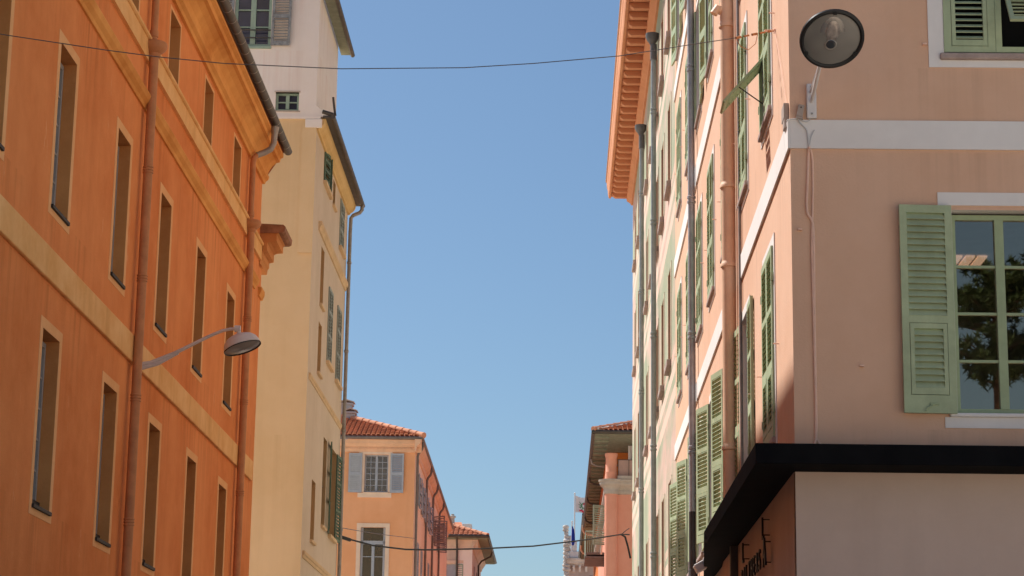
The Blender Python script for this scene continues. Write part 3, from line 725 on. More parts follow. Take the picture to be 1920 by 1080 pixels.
def grey_attic_block():
    Y0 = 160.0
    b = thing('grey_attic_block', 'grey attic block with chimney pots showing above the small tiled roof', 'building', (-9, Y0, 0))
    m = MB(); m.box(-14, -7.0, Y0, Y0+10, 0, 20.1); m.build('wall', 'grey_render', b)
    m = MB(); m.add([(-14, Y0-.2, 20.1), (-7.2, Y0-.2, 20.1), (-7.4, Y0+2, 20.7), (-14, Y0+2, 20.7)], [(0,1,2,3)]); m.build('roof', 'tile', b)
    m = MB(); m.box(-7.25, -6.55, Y0-.1, Y0+1.2, 18, 20.35); p = m.build('parapet', 'ornate_white', b, bevel=.04)
    m = MB(); m.lathe((-8.0, Y0+.4, 20.3), (0,0,1), [(.17,0), (.15,.5), (.24,.55), (.24,.66), (.12,.7), (.12,.8)], 12)
    m.build('chimney', 'stone_grey', b, smooth=True)
    m = MB(); m.box(-6.6, -6.4, Y0+.5, Y0+6, 18, 19.9); m.build('gutter', 'gutter', b)
grey_attic_block()

# ------------------------------------------------------------------ 4. pink corner building (right)
PX, PY0, PY1 = 2.568, 23.5, 47.7
def pink_building():
    tf = face_nx(PX); tn = face_ny(PY0)
    b = thing('pink_building', 'pink corner building with white bands and sage green louvred shutters on the right', 'building', (PX, PY0, 0))
    cols = [26.1, 29.5, 32.75, 36.0, 39.1, 42.4, 45.75]; hw = .65
    rows = [(5.66, 8.02), (9.79, 12.12), (13.98, 16.3), (17.65, 19.6)]
    holes = [(c-hw, c+hw, z0, z1) for c in cols for z0, z1 in rows]
    wa = (4.335, 5.51, 9.80, 12.12); wb = (4.36, 5.45, 5.64, 7.95)
    H = 21.6
    m = MB(tf); wall(m, PY0, PY1, 4.0, H, holes, .16)
    m.tf = tn; wall(m, PX, 14, 4.0, H, [wa, wb], .2)
    m.tf = lambda x, y, z: (x, y, z); shell(m, PX, 14, PY0, PY1, 4.0, H, ('-x', '-y'))
    m.build('wall', 'pink', b)
    # lower storey, a duller paint
    m = MB(); m.add([(PX-.0, PY0, 0), (14, PY0, 0), (14, PY0, 4.97), (PX, PY0, 4.97)], [(0,1,2,3)])
    lowm = MB(tn); lowm.box(PX+.0, 14, 0, 4.985, 0, .012); lowm.build('ground_floor_front', 'lower', b)
    lowm = MB(tf); wall(lowm, PY0, 36.2, 0, 4.985, [], 0); lowm.v = [(x-.012, y, z) for x, y, z in lowm.v]; wall(lowm, 36.2, PY1, 0, 4.0, [], 0); lowm.build('ground_floor_side', 'lower_side', b)
    # bands
    for za, zb in ((8.65, 8.985), (12.83, 13.22), (17.0, 17.3)):
        m = MB(tf); m.box(PY0-.03, PY1, za, zb, 0, .03); m.tf = tn; m.box(PX+.001, 14, za, zb, 0, .03); m.build('string_course', 'white_band', b)
    leafA = leaf(hw, 2.33, [(.13, .83), (.93, 1.52), (1.60, 2.24)], .075, .04, .072, 40, 0)
    meshes = {}
    def hang(w, c, z0, h, near, ang, key):
        key = (key, near)
        if key not in meshes:
            lm = leaf(hw-.004, h, [(.13, h*.36), (h*.36+.1, h*.66), (h*.66+.08, h-.09)], .07, .04, .070, -40 if near else 40, 0)
            o = lm.build('shutter', 'shutter', w, loc=(0,0,0)); meshes[key] = o.data
        else:
            o = bpy.data.objects.new('shutter', meshes[key]); COL.objects.link(o); o.parent = w
        o.location = Vector((PX-.022, c-hw if near else c+hw, z0+.01)) - world_loc(w)
        # leaf runs along +x of its own frame; closed: near leaf points to +Y, far leaf to -Y
        o.rotation_euler = (0, 0, R(90+ang if near else -90-ang))
        return o
    for ri, (z0, z1) in enumerate(rows):
        for ci, c in enumerate(cols):
            if ri >= 2 and ci < 3 : pass
            g = MB(tf); g.box(c-hw, c+hw, z0, z1, -.18, -.16); w = g.build('window', 'glass_dark', b, loc=(PX+.16, c, z0))
            q = MB(tf); reveals(q, [(c-hw, c+hw, z0, z1)], .16); q.build('reveal', 'white_band', w)
            s = surround(tf, c-hw, c+hw, z0, z1, .10, .014, .13, .15); s.build('surround', 'white_band', w)
            s = MB(tf); s.box(c-hw-.05, c+hw+.05, z0-.075, z0-.002, -.06, .06); s.build('sill', 'sill', w, bevel=.012)
            h = z1-z0-.02; key = round(h, 2)
            opens = {0: (1,2,3,4,5,6), 1: (), 2: (4,), 3: (6, 5)}[ri]
            if ci in opens:
                if ri >= 2: an, af = 178, 173
                else: an, af = 179, (176 if ci == 1 else 168-(ci % 2)*3)
                hang(w, c, z0, h, 1, an, key); hang(w, c, z0, h, 0, af, key)
                casement(tf, c-hw+.005, c+hw-.005, z0+.005, z1-.005, -.158, 4, 1, .05, .025, .05).build('frame', 'frame_grey', w)
            elif ri == 2 and ci == 3:
                hang(w, c, z0, h, 1, 0, key); hang(w, c, z0, h, 0, 173, key)
            elif ri == 1 and ci == 0:
                hang(w, c, z0, h, 1, 0, key)
                # far leaf: closed above, its lower flap propped out over the street
                lm = leaf(hw-.004, 1.41, [(.06, .62), (.70, 1.32)], .07, .04, .070, -40); o = lm.build('shutter', 'shutter', w, loc=(0,0,0))
                o.location = Vector((PX-.022, c+hw, z0+.92)) - world_loc(w); o.rotation_euler = (0, 0, R(-90))
                fm = leaf(hw-.13, .78, [(.07, .71)], .05, .03, .07, 40); o = fm.build('shutter_flap', 'shutter', w, loc=(0,0,0))
                o['label'] = 'lower shutter flap propped open on a stay'
                o.matrix_local = Matrix.Translation(Vector((PX-.03, c+hw-.065, z0+.87)) - world_loc(w)) @ Matrix.Rotation(R(-90), 4, 'Z') @ Matrix.Rotation(R(-41), 4, 'X') @ Matrix.Translation((0, 0, -.78))
                sm = MB(tf)
                for u0, u1, v0, v1 in ((c+hw-.065, c+hw, 0, .918), (c+.0, c+.065, 0, .918), (c+.065, c+hw-.065, 0, .07)): sm.box(u0, u1, z0+v0, z0+v1, .002, .042)
                sm.build('shutter_stile', 'shutter', w)
                st = MB(); st.tube([(PX-.03, c+.10, z0+.25), (PX-.36, c+.12, z0+.50)], .008, 6); st.build('stay', 'iron', w)
            else:
                hang(w, c, z0, h, 1, 0, key); hang(w, c, z0, h, 0, 0, key)
            # pintle hinges and shutter dogs
            for zz in (z0+.35, z1-.4):
                for yy in (c-hw-.02, c+hw+.02):
                    hm = MB(tf); hm.box(yy-.02, yy+.02, zz-.05, zz+.05, .012, .05); hm.build('hinge', 'shutter_dark', w)
            for yy in (c-hw-.42, c+hw+.42):
                dm = MB(tf); dm.tube([(yy, z0+1.05, 0), (yy, z0+1.05, .07)], .008, 6); dm.build('shutter_stop', 'cable_pink', w)
    # front windows (facing the camera)
    a, c, z0, z1 = wa; mid = 4.925
    g = MB(tn); g.box(a, c, z0, z1, -.2, -.18); w = g.build('window', 'void', b)
    q = MB(tn); reveals(q, [wa], .18); q.build('reveal', 'white_band', w)
    s = surround(tn, a, c, z0, z1, .175, .014, .15, .17); s.build('surround', 'white_band', w)
    s = MB(tn); s.box(a-.05, c+.05, z0-.085, z0-.004, -.06, .06); s.build('sill', 'sill', w, bevel=.02)
    lf = leaf(mid-a-.004, 2.3, [(.07, .85), (.95, 2.2)], .085, .04, .0735, 42, 0); o = lf.build('shutter', 'shutter', w, loc=(0,0,0)); o.location = Vector((a+.002, PY0-.005, z0+.01)) - world_loc(w)
    m = MB(tn); x0, x1 = mid+.002, c-.002
    m.box(x0, x0+.07, z0+.01, z1-.01, -.015, .025); m.box(x1-.07, x1, z0+.01, z1-.01, -.015, .025); m.box(x0+.07, x1-.07, z0+.01, z0+.075, -.015, .025); m.box(x0+.07, x1-.07, z0+.88, z0+.98, -.015, .025)
    m.build('shutter', 'shutter', w)['label'] = 'shutter frame with its flap pushed open'
    fm = leaf(.44, .72, [(.06, .67)], .05, .035, .07, 40); o = fm.build('shutter_flap', 'shutter', w, loc=(0,0,0)); o['label'] = 'flap pushed out on its top hinge'
    o.matrix_local = Matrix.Translation(Vector((x0+.08, PY0-.03, z0+.87)) - world_loc(w)) @ Matrix.Rotation(R(-34), 4, 'X') @ Matrix.Translation((0, 0, -.76))
    # lower front window: glazed, looking into a lit room
    a, c, z0, z1 = wb
    g = MB(tn); g.box(a+.03, c-.03, z0+.03, z1-.03, -.147, -.142); w = g.build('window', 'clear', b)
    q = MB(tn); reveals(q, [wb], .2); q.build('reveal', 'white_band', w)
    fm = casement(tn, a, c, z0, z1-.03, -.165, 4, 1, .058, .03, .055); fm.build('frame', 'shutter_dark', w)
    s = MB(tn); s.box(a-.15, c+.15, z1+.05, z1+.20, 0, .014); s.box(a-.02, a+.0, z0, z1+.05, 0, .012); s.build('lintel', 'white_band', w)
    s = MB(tn); s.box(a-.14, c+.14, z0-.17, z0-.05, 0, .014); s.build('surround', 'white_band', w)
    s = MB(tn); s.box(a-.09, c+.09, z0-.05, z0-.005, -.08, .05); s.build('sill', 'white_band', w, bevel=.015)
    lf = leaf(.585, 2.36, [(.20, 1.01), (1.09, 2.27)], .08, .04, .076, -60, 0, .043)
    for sx in (0, 1):
        o = lf.build('shutter', 'shutter', w, loc=(0,0,0)); o.location = Vector((c+.015 if sx else a-.015, PY0-.06, z0-.02)) - world_loc(w); o.rotation_euler = (0, 0, R(-3 if sx else 183))
        lt = MB(); lt.tube([(.26 if sx else .26, .03, .10), (.33, .05, .05), (.36, .05, .02)], .008, 6); lt.box(.2, .3, .02, .035, .09, .115)
        q = lt.build('latch', 'shutter_dark', o, loc=(0,0,0)); q.location = (0, 0, 0)
        if not sx: q.scale = (1, 1, 1)
    m = MB(); x0, x1, y1 = 3.2, 6.6, PY0+4.2; zc = 7.93
    m.add([(x0,y1,5.0),(x1,y1,5.0),(x1,y1,zc),(x0,y1,zc)], [(0,1,2,3)]); m.add([(x0,PY0+.21,zc),(x1,PY0+.21,zc),(x1,y1,zc),(x0,y1,zc)], [(0,1,2,3)])
    m.add([(x0,PY0+.21,5.0),(x1,PY0+.21,5.0),(x1,y1,5.0),(x0,y1,5.0)], [(0,1,2,3)]); m.add([(x0,PY0+.21,5.0),(x0,y1,5.0),(x0,y1,zc),(x0,PY0+.21,zc)], [(0,1,2,3)]); m.add([(x1,PY0+.21,5.0),(x1,y1,5.0),(x1,y1,zc),(x1,PY0+.21,zc)], [(0,1,2,3)])
    room = m.build('room', 'room', b)
    for k in range(3):
        m = MB(); x = 4.74+.15*k; m.box(x, x+.11, PY0+2.0, PY0+2.55, zc-.03, zc-.01); m.build('ceiling_light', 'panel_light', room)
    # drain pipes down the street side
    yc = 30.75; xw = PX-.13; r = .105
    m = MB(); m.tube([(xw, yc, 5.19), (xw, yc, 13.6)], r, 18)
    for zc in (6.35, 9.05, 10.25, 12.75, 13.3): m.lathe((xw, yc, zc), (0,0,1), [(r,-.05), (r+.02,-.04), (r+.02,.0), (r+.006,.02), (r,.05)], 18)
    m.tube([(xw, yc, 12.98), (xw-.15, yc-.02, 13.0), (xw-.2, yc-.02, 12.92)], [.06, .075, .06], 12)
    m.tube([(xw, yc, 13.6), (xw, yc, 21)], r, 18)
    p = m.build('downpipe', 'pipe_peach', b, smooth=True); p['label'] = 'thick peach painted drain pipe'
    for yy, rr, mt in ((30.35, .026, 'pipe_peach'), (30.05, .02, 'cable_pink'), (29.92, .022, 'zinc')):
        m = MB(); m.tube([(PX-.035, yy, 5), (PX-.035, yy, 21)], rr, 8); m.build('conduit', mt, b)
    yc = 39.9; xw = PX-.11; r = .068
    m = MB(); m.tube([(xw, yc, 5.6), (xw, yc, 21.2)], r, 14)
    for zc in (7.72, 9.9, 12.55, 15.2, 18.0):
        for dz in (-.06, .03): m.lathe((xw, yc, zc+dz), (0,0,1), [(r,-.03), (r+.016,-.02), (r+.016,.02), (r,.03)], 14)
    p = m.build('downpipe', 'pipe_grey', b, smooth=True); p['label'] = 'grey zinc drain pipe'
    m = MB(); m.tube([(xw, yc, 0), (xw, yc, 5.3)], .075, 14); m.lathe((xw, yc, 5.2), (0,0,1), [(.075,-.25), (.12,-.2), (.12,-.14), (.10,-.12), (.13,-.08), (.13,-.02), (.09,.03), (.085,.25), (.07,.3)], 18); m.tube([(xw, yc, 5.3), (xw, yc, 6.55)], .073, 14)
    m.build('cast_iron_shoe', 'iron', p, smooth=True)
    # roof eaves (above the frame)
    m = MB(); m.box(PX-.8, 14.3, PY0-.8, PY1, H, H+.35); m.build('eaves', 'white_band', b)
    # small brackets left in the wall
    for x, z in ((3.32, 6.15), (4.115, 9.9), (2.66, 7.7)):
        m = MB(tn); m.box(x-.022, x+.022, z-.008, z+.008, 0, .05); m.build('wall_pin', 'cable_pink', b)
    # pale panel under the awning's far end and a doorway edge
    m = MB(tf); m.add([(31.2, 0, .05), (36.6, 0, .05), (36.6, 4.35, .05), (33.2, 4.98, .05), (31.2, 4.98, .05)], [(0,1,2,3,4)]); m.build('shop_panel', 'lower', b)
    m = MB(tf); m.box(31.0, 31.16, 0, 4.97, 0, .12); m.build('shop_jamb', 'iron', b)
    return b
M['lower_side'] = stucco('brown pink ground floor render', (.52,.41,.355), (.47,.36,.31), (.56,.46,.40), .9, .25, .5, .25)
M['void'] = paint('painted dark interior', (.012,.012,.012), .95, .1, 0)  # flat black stands for the shade inside; no room is built behind it
M['clear'] = clear_glass('window glass', 2.9, (.85,.85,.85))
pink_building()

# ------------------------------------------------------------------ awning, sign, wall lamp, boxes, cables on the pink corner
m = MB()
m.prism([(2.083, 22.88), (14, 22.88), (14, 23.486), (2.566, 23.486), (2.566, 36.1), (2.40, 36.1), (2.083, 31.2)], 4.965, 5.185, 2)
aw = m.build('awning', 'awning', None, loc=(2.3, 23.2, 4.965), bevel=.006)
tag(aw, 'flat black canopy wrapping the pink corner above the shop wall', 'awning')

def text_mesh(txt, size, depth, name):
    cu = bpy.data.curves.new(name, 'FONT'); cu.body = txt; cu.size = size; cu.extrude = depth; cu.bevel_depth = 0
    o = bpy.data.objects.new(name, cu); COL.objects.link(o)
    dg = bpy.context.evaluated_depsgraph_get(); dg.update()
    me = bpy.data.meshes.new_from_object(o.evaluated_get(dg))
    bpy.data.objects.remove(o); bpy.data.curves.remove(cu)
    return me
def shop_sign():
    t = thing('shop_sign', 'thin black stand-off letters on the pink shop wall under the black canopy', 'sign', (PX, 28, 4.2))
    items = [('L', 29.2, 4.53, .40), ('L', 26.35, 4.53, .40), ('A', 26.25, 4.19, .50)]
    y = 29.4
    for ch in 'PAITHERS': items.append((ch, y, 4.21, .36)); y -= .375
    for ch, yy, z, s in items:
        me = text_mesh(ch, s, .012, 'letter'); me.materials.clear(); me.materials.append(M['black'])
        o = bpy.data.objects.new('letter', me); COL.objects.link(o); o.parent = t
        o.matrix_local = Matrix.Translation(Vector((PX-.10, yy, z)) - t.location) @ Matrix.Rotation(R(-90), 4, 'Z') @ Matrix.Rotation(R(90), 4, 'X')
        if s > .37:
            for dz in (.06, s*.62):
                p = MB(); p.tube([(PX, yy-.05, z+dz), (PX-.10, yy-.05, z+dz)], .008, 6); p.build('spacer', 'black', t)
shop_sign()

def wall_lamp():
    t = thing('wall_lamp', 'large round wall lamp on a white bracket tilted towards the square', 'wall lamp', (2.81, PY0, 9.2))
    m = MB(face_ny(PY0)); m.box(2.757, 2.868, 9.0, 9.41, 0, .055); pl = m.build('back_plate', 'lamp_white', t, bevel=.012)
    for z in (9.05, 9.37):
        m = MB(face_ny(PY0)); m.tube([(2.812, z, .05), (2.812, z, .066)], .012, 8); m.build('bolt', 'zinc', pl)
    view = Vector((0,0,1.6)) - Vector((2.88, 22.1, 9.47)); view.normalize()
    c = Vector((2.88, 22.1, 9.47))
    right = Vector((1,0,0)); right = (right - view*right.dot(view)).normalized(); up = view.cross(right); up = up if up.z > 0 else -up
    dev = (-up*.94 + right*.34).normalized()
    n = (view*math.cos(R(28)) + dev*math.sin(R(28))).normalized()
    rr = .336
    m = MB(); m.tube([(2.81, PY0-.05, 9.19), (2.82, PY0-.25, 9.26), (2.84, PY0-.62, 9.42), (2.86, PY0-.95, 9.58), tuple(c - n*.17)], [.018, .022, .022, .022, .026], 10)
    m.tube([(2.80, PY0-.05, 9.30), (2.81, PY0-.3, 9.36), (2.84, PY0-.62, 9.46)], [.014, .014, .010], 8); m.build('arm', 'lamp_white', t, smooth=True)
    m = MB(); m.lathe(c, -n, [(rr,0), (rr*.97,.05), (rr*.86,.10), (rr*.62,.15), (rr*.3,.175), (.03,.18)], 40); m.build('dome', 'lamp_white', t, smooth=True)
    m = MB(); m.lathe(c, n, [(rr-.03,-.02), (rr+.004,-.02), (rr+.016,0), (rr+.012,.02), (rr-.012,.032), (rr-.032,.02), (rr-.034,.0)], 48, False); m.build('rim', 'lamp_rim', t, smooth=True)
    m = MB(); m.lathe(c, n, [(rr-.03,.008), (rr*.7,.014), (rr*.4,.018), (.01,.02)], 40, False); m.build('diffuser', 'lamp_glass', t, smooth=True)
    # lamp reflector and bulb seen through the diffuser: shallow relief on it
    u = n.orthogonal().normalized(); upn = (up - n*up.dot(n)).normalized(); rt = upn.cross(n)
    def oval(cx, cy, rx, ry, dz, h, nm, mat):
        mm = MB(); k = 28; p = []
        for lev in ((1, 0), (.92, h), (.5, h*1.35)):
            for i in range(k):
                a = 2*math.pi*i/k; p.append(tuple(c + n*(dz+lev[1]) + rt*(cx+rx*lev[0]*math.cos(a)) + upn*(cy+ry*lev[0]*math.sin(a))))
        mm.add(p, [(l*k+i, l*k+(i+1) % k, (l+1)*k+(i+1) % k, (l+1)*k+i) for l in range(2) for i in range(k)] + [tuple(2*k+i for i in range(k))])
        mm.build(nm, mat, t, smooth=True)
    oval(-.005, .06, .15, .205, .012, .005, 'reflector', 'lamp_inner'); oval(-.005, .09, .075, .13, .019, .004, 'reflector_core', 'lamp_core'); oval(-.01, -.062, .068, .06, .024, .005, 'bulb_ring', 'zinc'); oval(-.01, -.055, .052, .05, .031, .005, 'bulb', 'lamp_bulb')
    for a in (90, 212, 328):
        m = MB(); q = c + n*.028 + rt*(rr-.02)*math.cos(R(a)) + upn*(rr-.02)*math.sin(R(a)); m.obox(q, (rt, upn, n), (.02, .02, .008)); m.build('clip', 'lamp_rim', t)
wall_lamp()

def junction(name, label, corners, mat, depth, cat):
    m = MB(); m.obox(*corners); o = m.build(name, mat, None, loc=corners[0], bevel=.006); tag(o, label, cat); return o
t = thing('junction_box', 'small tilted taupe junction box with cables below it beside the wall lamp', 'junction box', (2.68, PY0, 9.07))
ax = (Vector((1,0,-.18)).normalized(), Vector((0,1,0)), Vector((.18,0,1)).normalized())
m = MB(); m.obox((2.684, PY0-.035, 9.085), ax, (.034, .033, .07)); m.build('lid', 'box_taupe', t, bevel=.005)
m = MB(); m.obox((2.672, PY0-.033, 9.0), ax, (.038, .036, .012)); m.build('base', 'box_taupe', t)
m = MB(); m.tube([(2.69, PY0-.06, 9.12), (2.69, PY0-.075, 9.12)], .009, 10); m.build('screw', 'iron', t)
t = thing('cable_box', 'flat taupe cable box on the sunlit wall just round the pink corner', 'junction box', (PX, 23.65, 9.08))
m = MB(face_nx(PX)); m.add([(23.60, 9.01, 0), (23.60, 9.0, .045)], []); m = MB(face_nx(PX)); m.box(23.58, 23.84, 9.04, 9.22, 0, .06); m.box(23.58, 23.76, 8.93, 9.04, 0, .055)
m.build('lid', 'box_taupe', t, bevel=.006)
m = MB(face_nx(PX)); m.box(23.84, 23.87, 9.06, 9.10, 0, .05); m.build('catch', 'iron', t)

def cable(name, label, path, r, mat, cat='cable', n=6, sub=3):
    P = [Vector(p) for p in path]; out = []
    for i in range(len(P)-1):
        p0, p1, p2, p3 = P[max(i-1,0)], P[i], P[i+1], P[min(i+2, len(P)-1)]
        for k in range(sub):
            s = k/sub; out.append(tuple(.5*((2*p1) + (p2-p0)*s + (2*p0-5*p1+4*p2-p3)*s*s + (3*p1-p0-3*p2+p3)*s**3)))
    out.append(tuple(P[-1])); m = MB(); m.tube(out, r, n); o = m.build(name, mat, None, loc=path[0], smooth=True); tag(o, label, cat, 'cables fixed to the corner wall' if name == 'wall_cable' else None); return o
yw = PY0-.016
cable('wall_cable', 'pink painted cable drop tied at knots down the corner wall', [(2.775, yw-.035, 8.66), (2.773, yw, 8.60), (2.752, yw, 8.2), (2.744, yw, 7.91), (2.806, yw, 7.77), (2.812, yw, 7.4), (2.808, yw, 6.9), (2.806, yw, 6.4), (2.806, yw, 5.9), (2.802, yw, 5.33), (2.72, yw, 5.26), (2.60, yw, 5.24)], .014, 'cable_pink')
cable('wall_cable', 'second thinner pink cable running beside the tied cable drop', [(2.79, yw-.035, 8.63), (2.815, yw, 8.5), (2.813, yw, 8.1), (2.80, yw, 7.78), (2.79, yw, 7.4), (2.795, yw, 6.9), (2.80, yw, 6.3), (2.803, yw, 5.6), (2.804, yw, 5.34), (2.88, yw, 5.25)], .011, 'cable_pink')
yb_ = PY0-.045
cable('wall_cable', 'white cable from the tilted box gathering across the white band', [(2.66, yb_, 8.99), (2.68, yb_, 8.94), (2.74, yb_, 8.88), (2.762, yb_, 8.8), (2.775, yb_, 8.66)], .009, 'cable_white')
cable('wall_cable', 'white cable looping from the lamp plate to the tilted box', [(2.79, PY0-.03, 9.01), (2.785, yb_, 8.975), (2.75, yb_, 8.955), (2.70, yb_, 8.97), (2.68, yb_, 8.99)], .006, 'cable_white')
cable('wall_cable', 'short white cable end forking up right across the white band', [(2.84, yb_, 8.86), (2.80, yb_, 8.77), (2.785, yb_, 8.70), (2.778, yb_, 8.65)], .006, 'cable_white')
cable('wall_cable', 'white cable bent round the pink corner beneath the flat cable box', [(2.66, yb_, 8.99), (2.58, yb_, 8.985), (2.53, PY0-.02, 8.97), (2.525, 23.62, 8.9)], .006, 'cable_white')
cable('wall_cable', 'thin peach cable along the corner edge down to the flat cable box', [(2.54, 24.75, 10.5), (2.545, 24.2, 9.9), (2.548, 23.75, 9.35), (2.55, 23.62, 9.2)], .004, 'cable_pink')

# span wire across the street with its hook and chain
W = [(-6.0, 21.0, 9.092), (-5.849, 21.069, 9.089), (-4.834, 21.535, 9.084), (-4.312, 21.775, 9.094), (-3.673, 22.068, 9.128), (-2.462, 22.623, 9.265), (-1.136, 23.232, 9.495), (-.356, 23.59, 9.674), (.636, 24.045, 9.929), (1.537, 24.458, 10.227), (2.066, 24.701, 10.397)]
t = thing('span_wire', 'thin steel wire slung across the street from the orange to the pink building', 'wire', (-6, 21, 9.1))
P = [Vector(p) for p in W]; m = MB(); m.tube([tuple(p) for p in P], .0052, 6); m.build('wire', 'wire', t)
m = MB(); a, b_ = Vector((2.066, 24.701, 10.397)), Vector((2.53, 24.93, 10.575))
for k in range(5):
    p = a.lerp(b_, k/4.6); q = a.lerp(b_, (k+.62)/4.6); m.tube([tuple(p), tuple(q)], .012 if k % 2 else .016, 8)
m.build('turnbuckle', 'pipe_orange', t)
m = MB(); m.tube([(2.43, 24.9, 10.56), (2.60, 24.94, 10.58)], .016, 8); m.lathe((2.545, 24.95, 10.58), (1,0,0), [(.035,0), (.035,.025)], 10); m.build('hook', 'cable_pink', t)
m = MB(); m.tube([(2.07, 24.72, 10.40), (2.12, 24.73, 10.30), (2.22, 24.77, 10.27), (2.31, 24.8, 10.36), (2.34, 24.82, 10.50)], .005, 6); m.build('tie_wire', 'pipe_orange', t)

# black lighting cable further up the street
W = [(-5.894, 58.114, 8.011), (-5.16, 59.713, 7.962), (-4.39, 61.392, 8.046), (-3.854, 62.561, 8.161), (-2.422, 65.681, 8.541), (-.842, 69.125, 9.011), (.911, 72.946, 9.659), (2.159, 75.665, 10.162), (2.46, 76.4, 10.24)]
t = thing('hanging_cable', 'black cable sagging across the street between the yellow and the green pink house', 'cable', (-5.9, 58.1, 8))
m = MB(); m.tube(W, .024, 8); m.build('cable', 'cable_black', t, smooth=True)
m = MB(); m.tube([W[0], (-5.70, 58.54, 7.985)], .05, 8); m.tube([(-5.89, 58.12, 8.01), (-5.94, 58.15, 7.6), (-5.96, 58.15, 7.0)], .02, 6); m.build('tail', 'cable_black', t)
m = MB(); m.tube([(2.159, 75.665, 10.16), (2.30, 75.9, 10.1), (2.40, 76.1, 9.8), (2.5, 76.3, 9.4)], .035, 6); m.tube([(2.159, 75.665, 10.16), (2.35, 76.0, 10.35), (2.45, 76.3, 10.45)], .015, 6); m.build('tail', 'cable_black', t)
cable('thin_cable', 'thin slack wire from the yellow house along the peach wall', [(-5.93, 58.05, 8.26), (-5.98, 66.3, 9.08), (-6.0, 75.0, 9.96), (-6.05, 89.9, 11.5)], .011, 'wire', 'wire')

# flood light at the awning's far end
t = thing('floodlight', 'small grey floodlight hung under the far end of the black canopy', 'floodlight', (2.3, 34.5, 5.0))
m = MB(); m.obox((2.22, 34.2, 4.97), ((.86,.1,.5), (0,1,0), (-.5,0,.86)), (.09, .14, .07)); m.build('housing', 'lamp_grey', t, bevel=.02)
m = MB(); m.tube([(2.26, 34.2, 5.03), (2.32, 34.2, 5.22), (2.56, 34.2, 5.24)], .015, 8); m.build('bracket', 'lamp_white', t)

# ------------------------------------------------------------------ 5. green and pink painted building (right, further)
def painted_building():
    X, Y0, Y1 = PX, PY1+.004, 76.5; tf = face_nx(X)
    b = thing('painted_building', 'faded green and pink painted building under an orange modillion cornice', 'building', (X, Y0, 0))
    cols = [49.62, 52.98, 56.08, 59.25, 62.5, 65.7, 68.9, 72.1]; cw = 1.22; H = 22.6
    cols = [49.62, 52.98, 56.05, 59.3, 62.75, 66.2, 69.6, 73.0]
    rows = [(6.2, 8.55), (11.32, 13.62), (15.66, 17.78), (19.42, 21.3)]
    holes = [(c, c+cw, z0, z1) for c in cols for z0, z1 in rows]
    m = MB(tf); wall(m, Y0, Y1, 0, H, holes, .25); m.tf = lambda x, y, z: (x, y, z); shell(m, X, 14, Y0, Y1, 0, H, ('-x',)); m.build('wall', 'painted', b)
    first = None
    for z0, z1 in rows:
        first = None
        for c in cols:
            if first is None:
                g = MB(tf); g.box(c, c+cw, z0, z1, -.27, -.25); w = g.build('window', 'glass_dark', b, loc=(X+.25, c, z0))
                q = MB(tf); reveals(q, [(c, c+cw, z0, z1)], .25); q.build('reveal', 'reveal_brown', w)
                for u0, u1 in ((c-.32, c), (c+cw, c+cw+.26)):
                    s = MB(tf); s.box(u0, u1, z0, z1+.02, 0, .012); s.build('side_band', 'cream_strip', w)
                s = MB(tf); s.box(c-.07, c+cw+.07, z0-.15, z0, -.05, .11); s.build('sill', 'sill', w, bevel=.015)
                s = casement(tf, c, c+cw, z0, z1, -.245, 4, 1, .06, .03, .05); s.build('frame', 'frame_grey', w)
                first = (w, c)
            else: copy_tree(first[0], b, loc=first[0].location + Vector((0, c-first[1], 0)))
    # cornice: soffit with modillions, gutter lip, wall moulding
    m = MB(tf); m.prism([(22.35, 0), (22.35, .06), (22.42, .10), (22.5, .22), (22.6, .24), (22.6, 0)], Y0, Y1+.06, 0); m.build('bed_moulding', 'cornice_green', b)
    m = MB(tf); m.prism([(22.6, 0), (22.72, 0), (22.72, .80), (22.66, .80), (22.66, .88), (22.78, .91), (22.95, .92), (23.05, .95), (23.25, .96), (23.25, 0)][1:], Y0-.3, Y1+.25, 0); cor = m.build('cornice', 'cornice_green', b)
    mod = MB(tf); y = Y1-.35; k = 0
    base = None
    while y > Y0 and k < 60:
        if base is None:
            mm = MB(tf); mm.prism([(22.54, .22), (22.54, .66), (22.60, .74), (22.715, .76), (22.715, .22)], y, y+.2, 0); base = mm.build('modillion', 'cornice_green', cor, loc=(X-.4, y, 22.6), bevel=.012); by = y
        else:
            o = base.copy(); COL.objects.link(o); o.parent = cor; o.location = base.location + Vector((0, y-by, 0))
        y -= .73; k += 1
    m = MB(tf); m.prism([(23.25, 0), (23.25, .96), (23.3, 1.0), (23.36, 1.0), (23.36, 0)], Y0-.3, Y1+.3, 0); m.build('gutter', 'pipe_orange', b)
    m = MB(); m.add([(X-.98, Y0-.3, 23.37), (X-.98, Y1+.3, 23.37), (X+5, Y1+.3, 25.2), (X+5, Y0-.3, 25.2)], [(0,1,2,3)]); m.build('roof', 'tile', b)
    for yc in (55.9, 64.3):
        xw = X-.14; r = .072
        m = MB(); m.tube([(xw, yc, 0), (xw, yc, 21.3)], r, 12)
        for zc in (4.5, 7.4, 10.2, 13.2, 16.3, 19.4):
            for dz in (-.05, .05): m.lathe((xw, yc, zc+dz), (0,0,1), [(r,-.03), (r+.018,-.02), (r+.018,.02), (r,.03)], 12)
        p = m.build('downpipe', 'pipe_green', b, smooth=True)
        m = MB(); m.lathe((xw-.03, yc, 21.3), (0,0,1), [(r,0), (r+.03,.06), (.15,.12), (.19,.22), (.19,.30)], 12); m.tube([(xw, yc, 21.3), (xw, yc, 20.85)], r+.02, 12); m.build('hopper', 'hopper_grey', p, smooth=True)
    return b
painted_building()

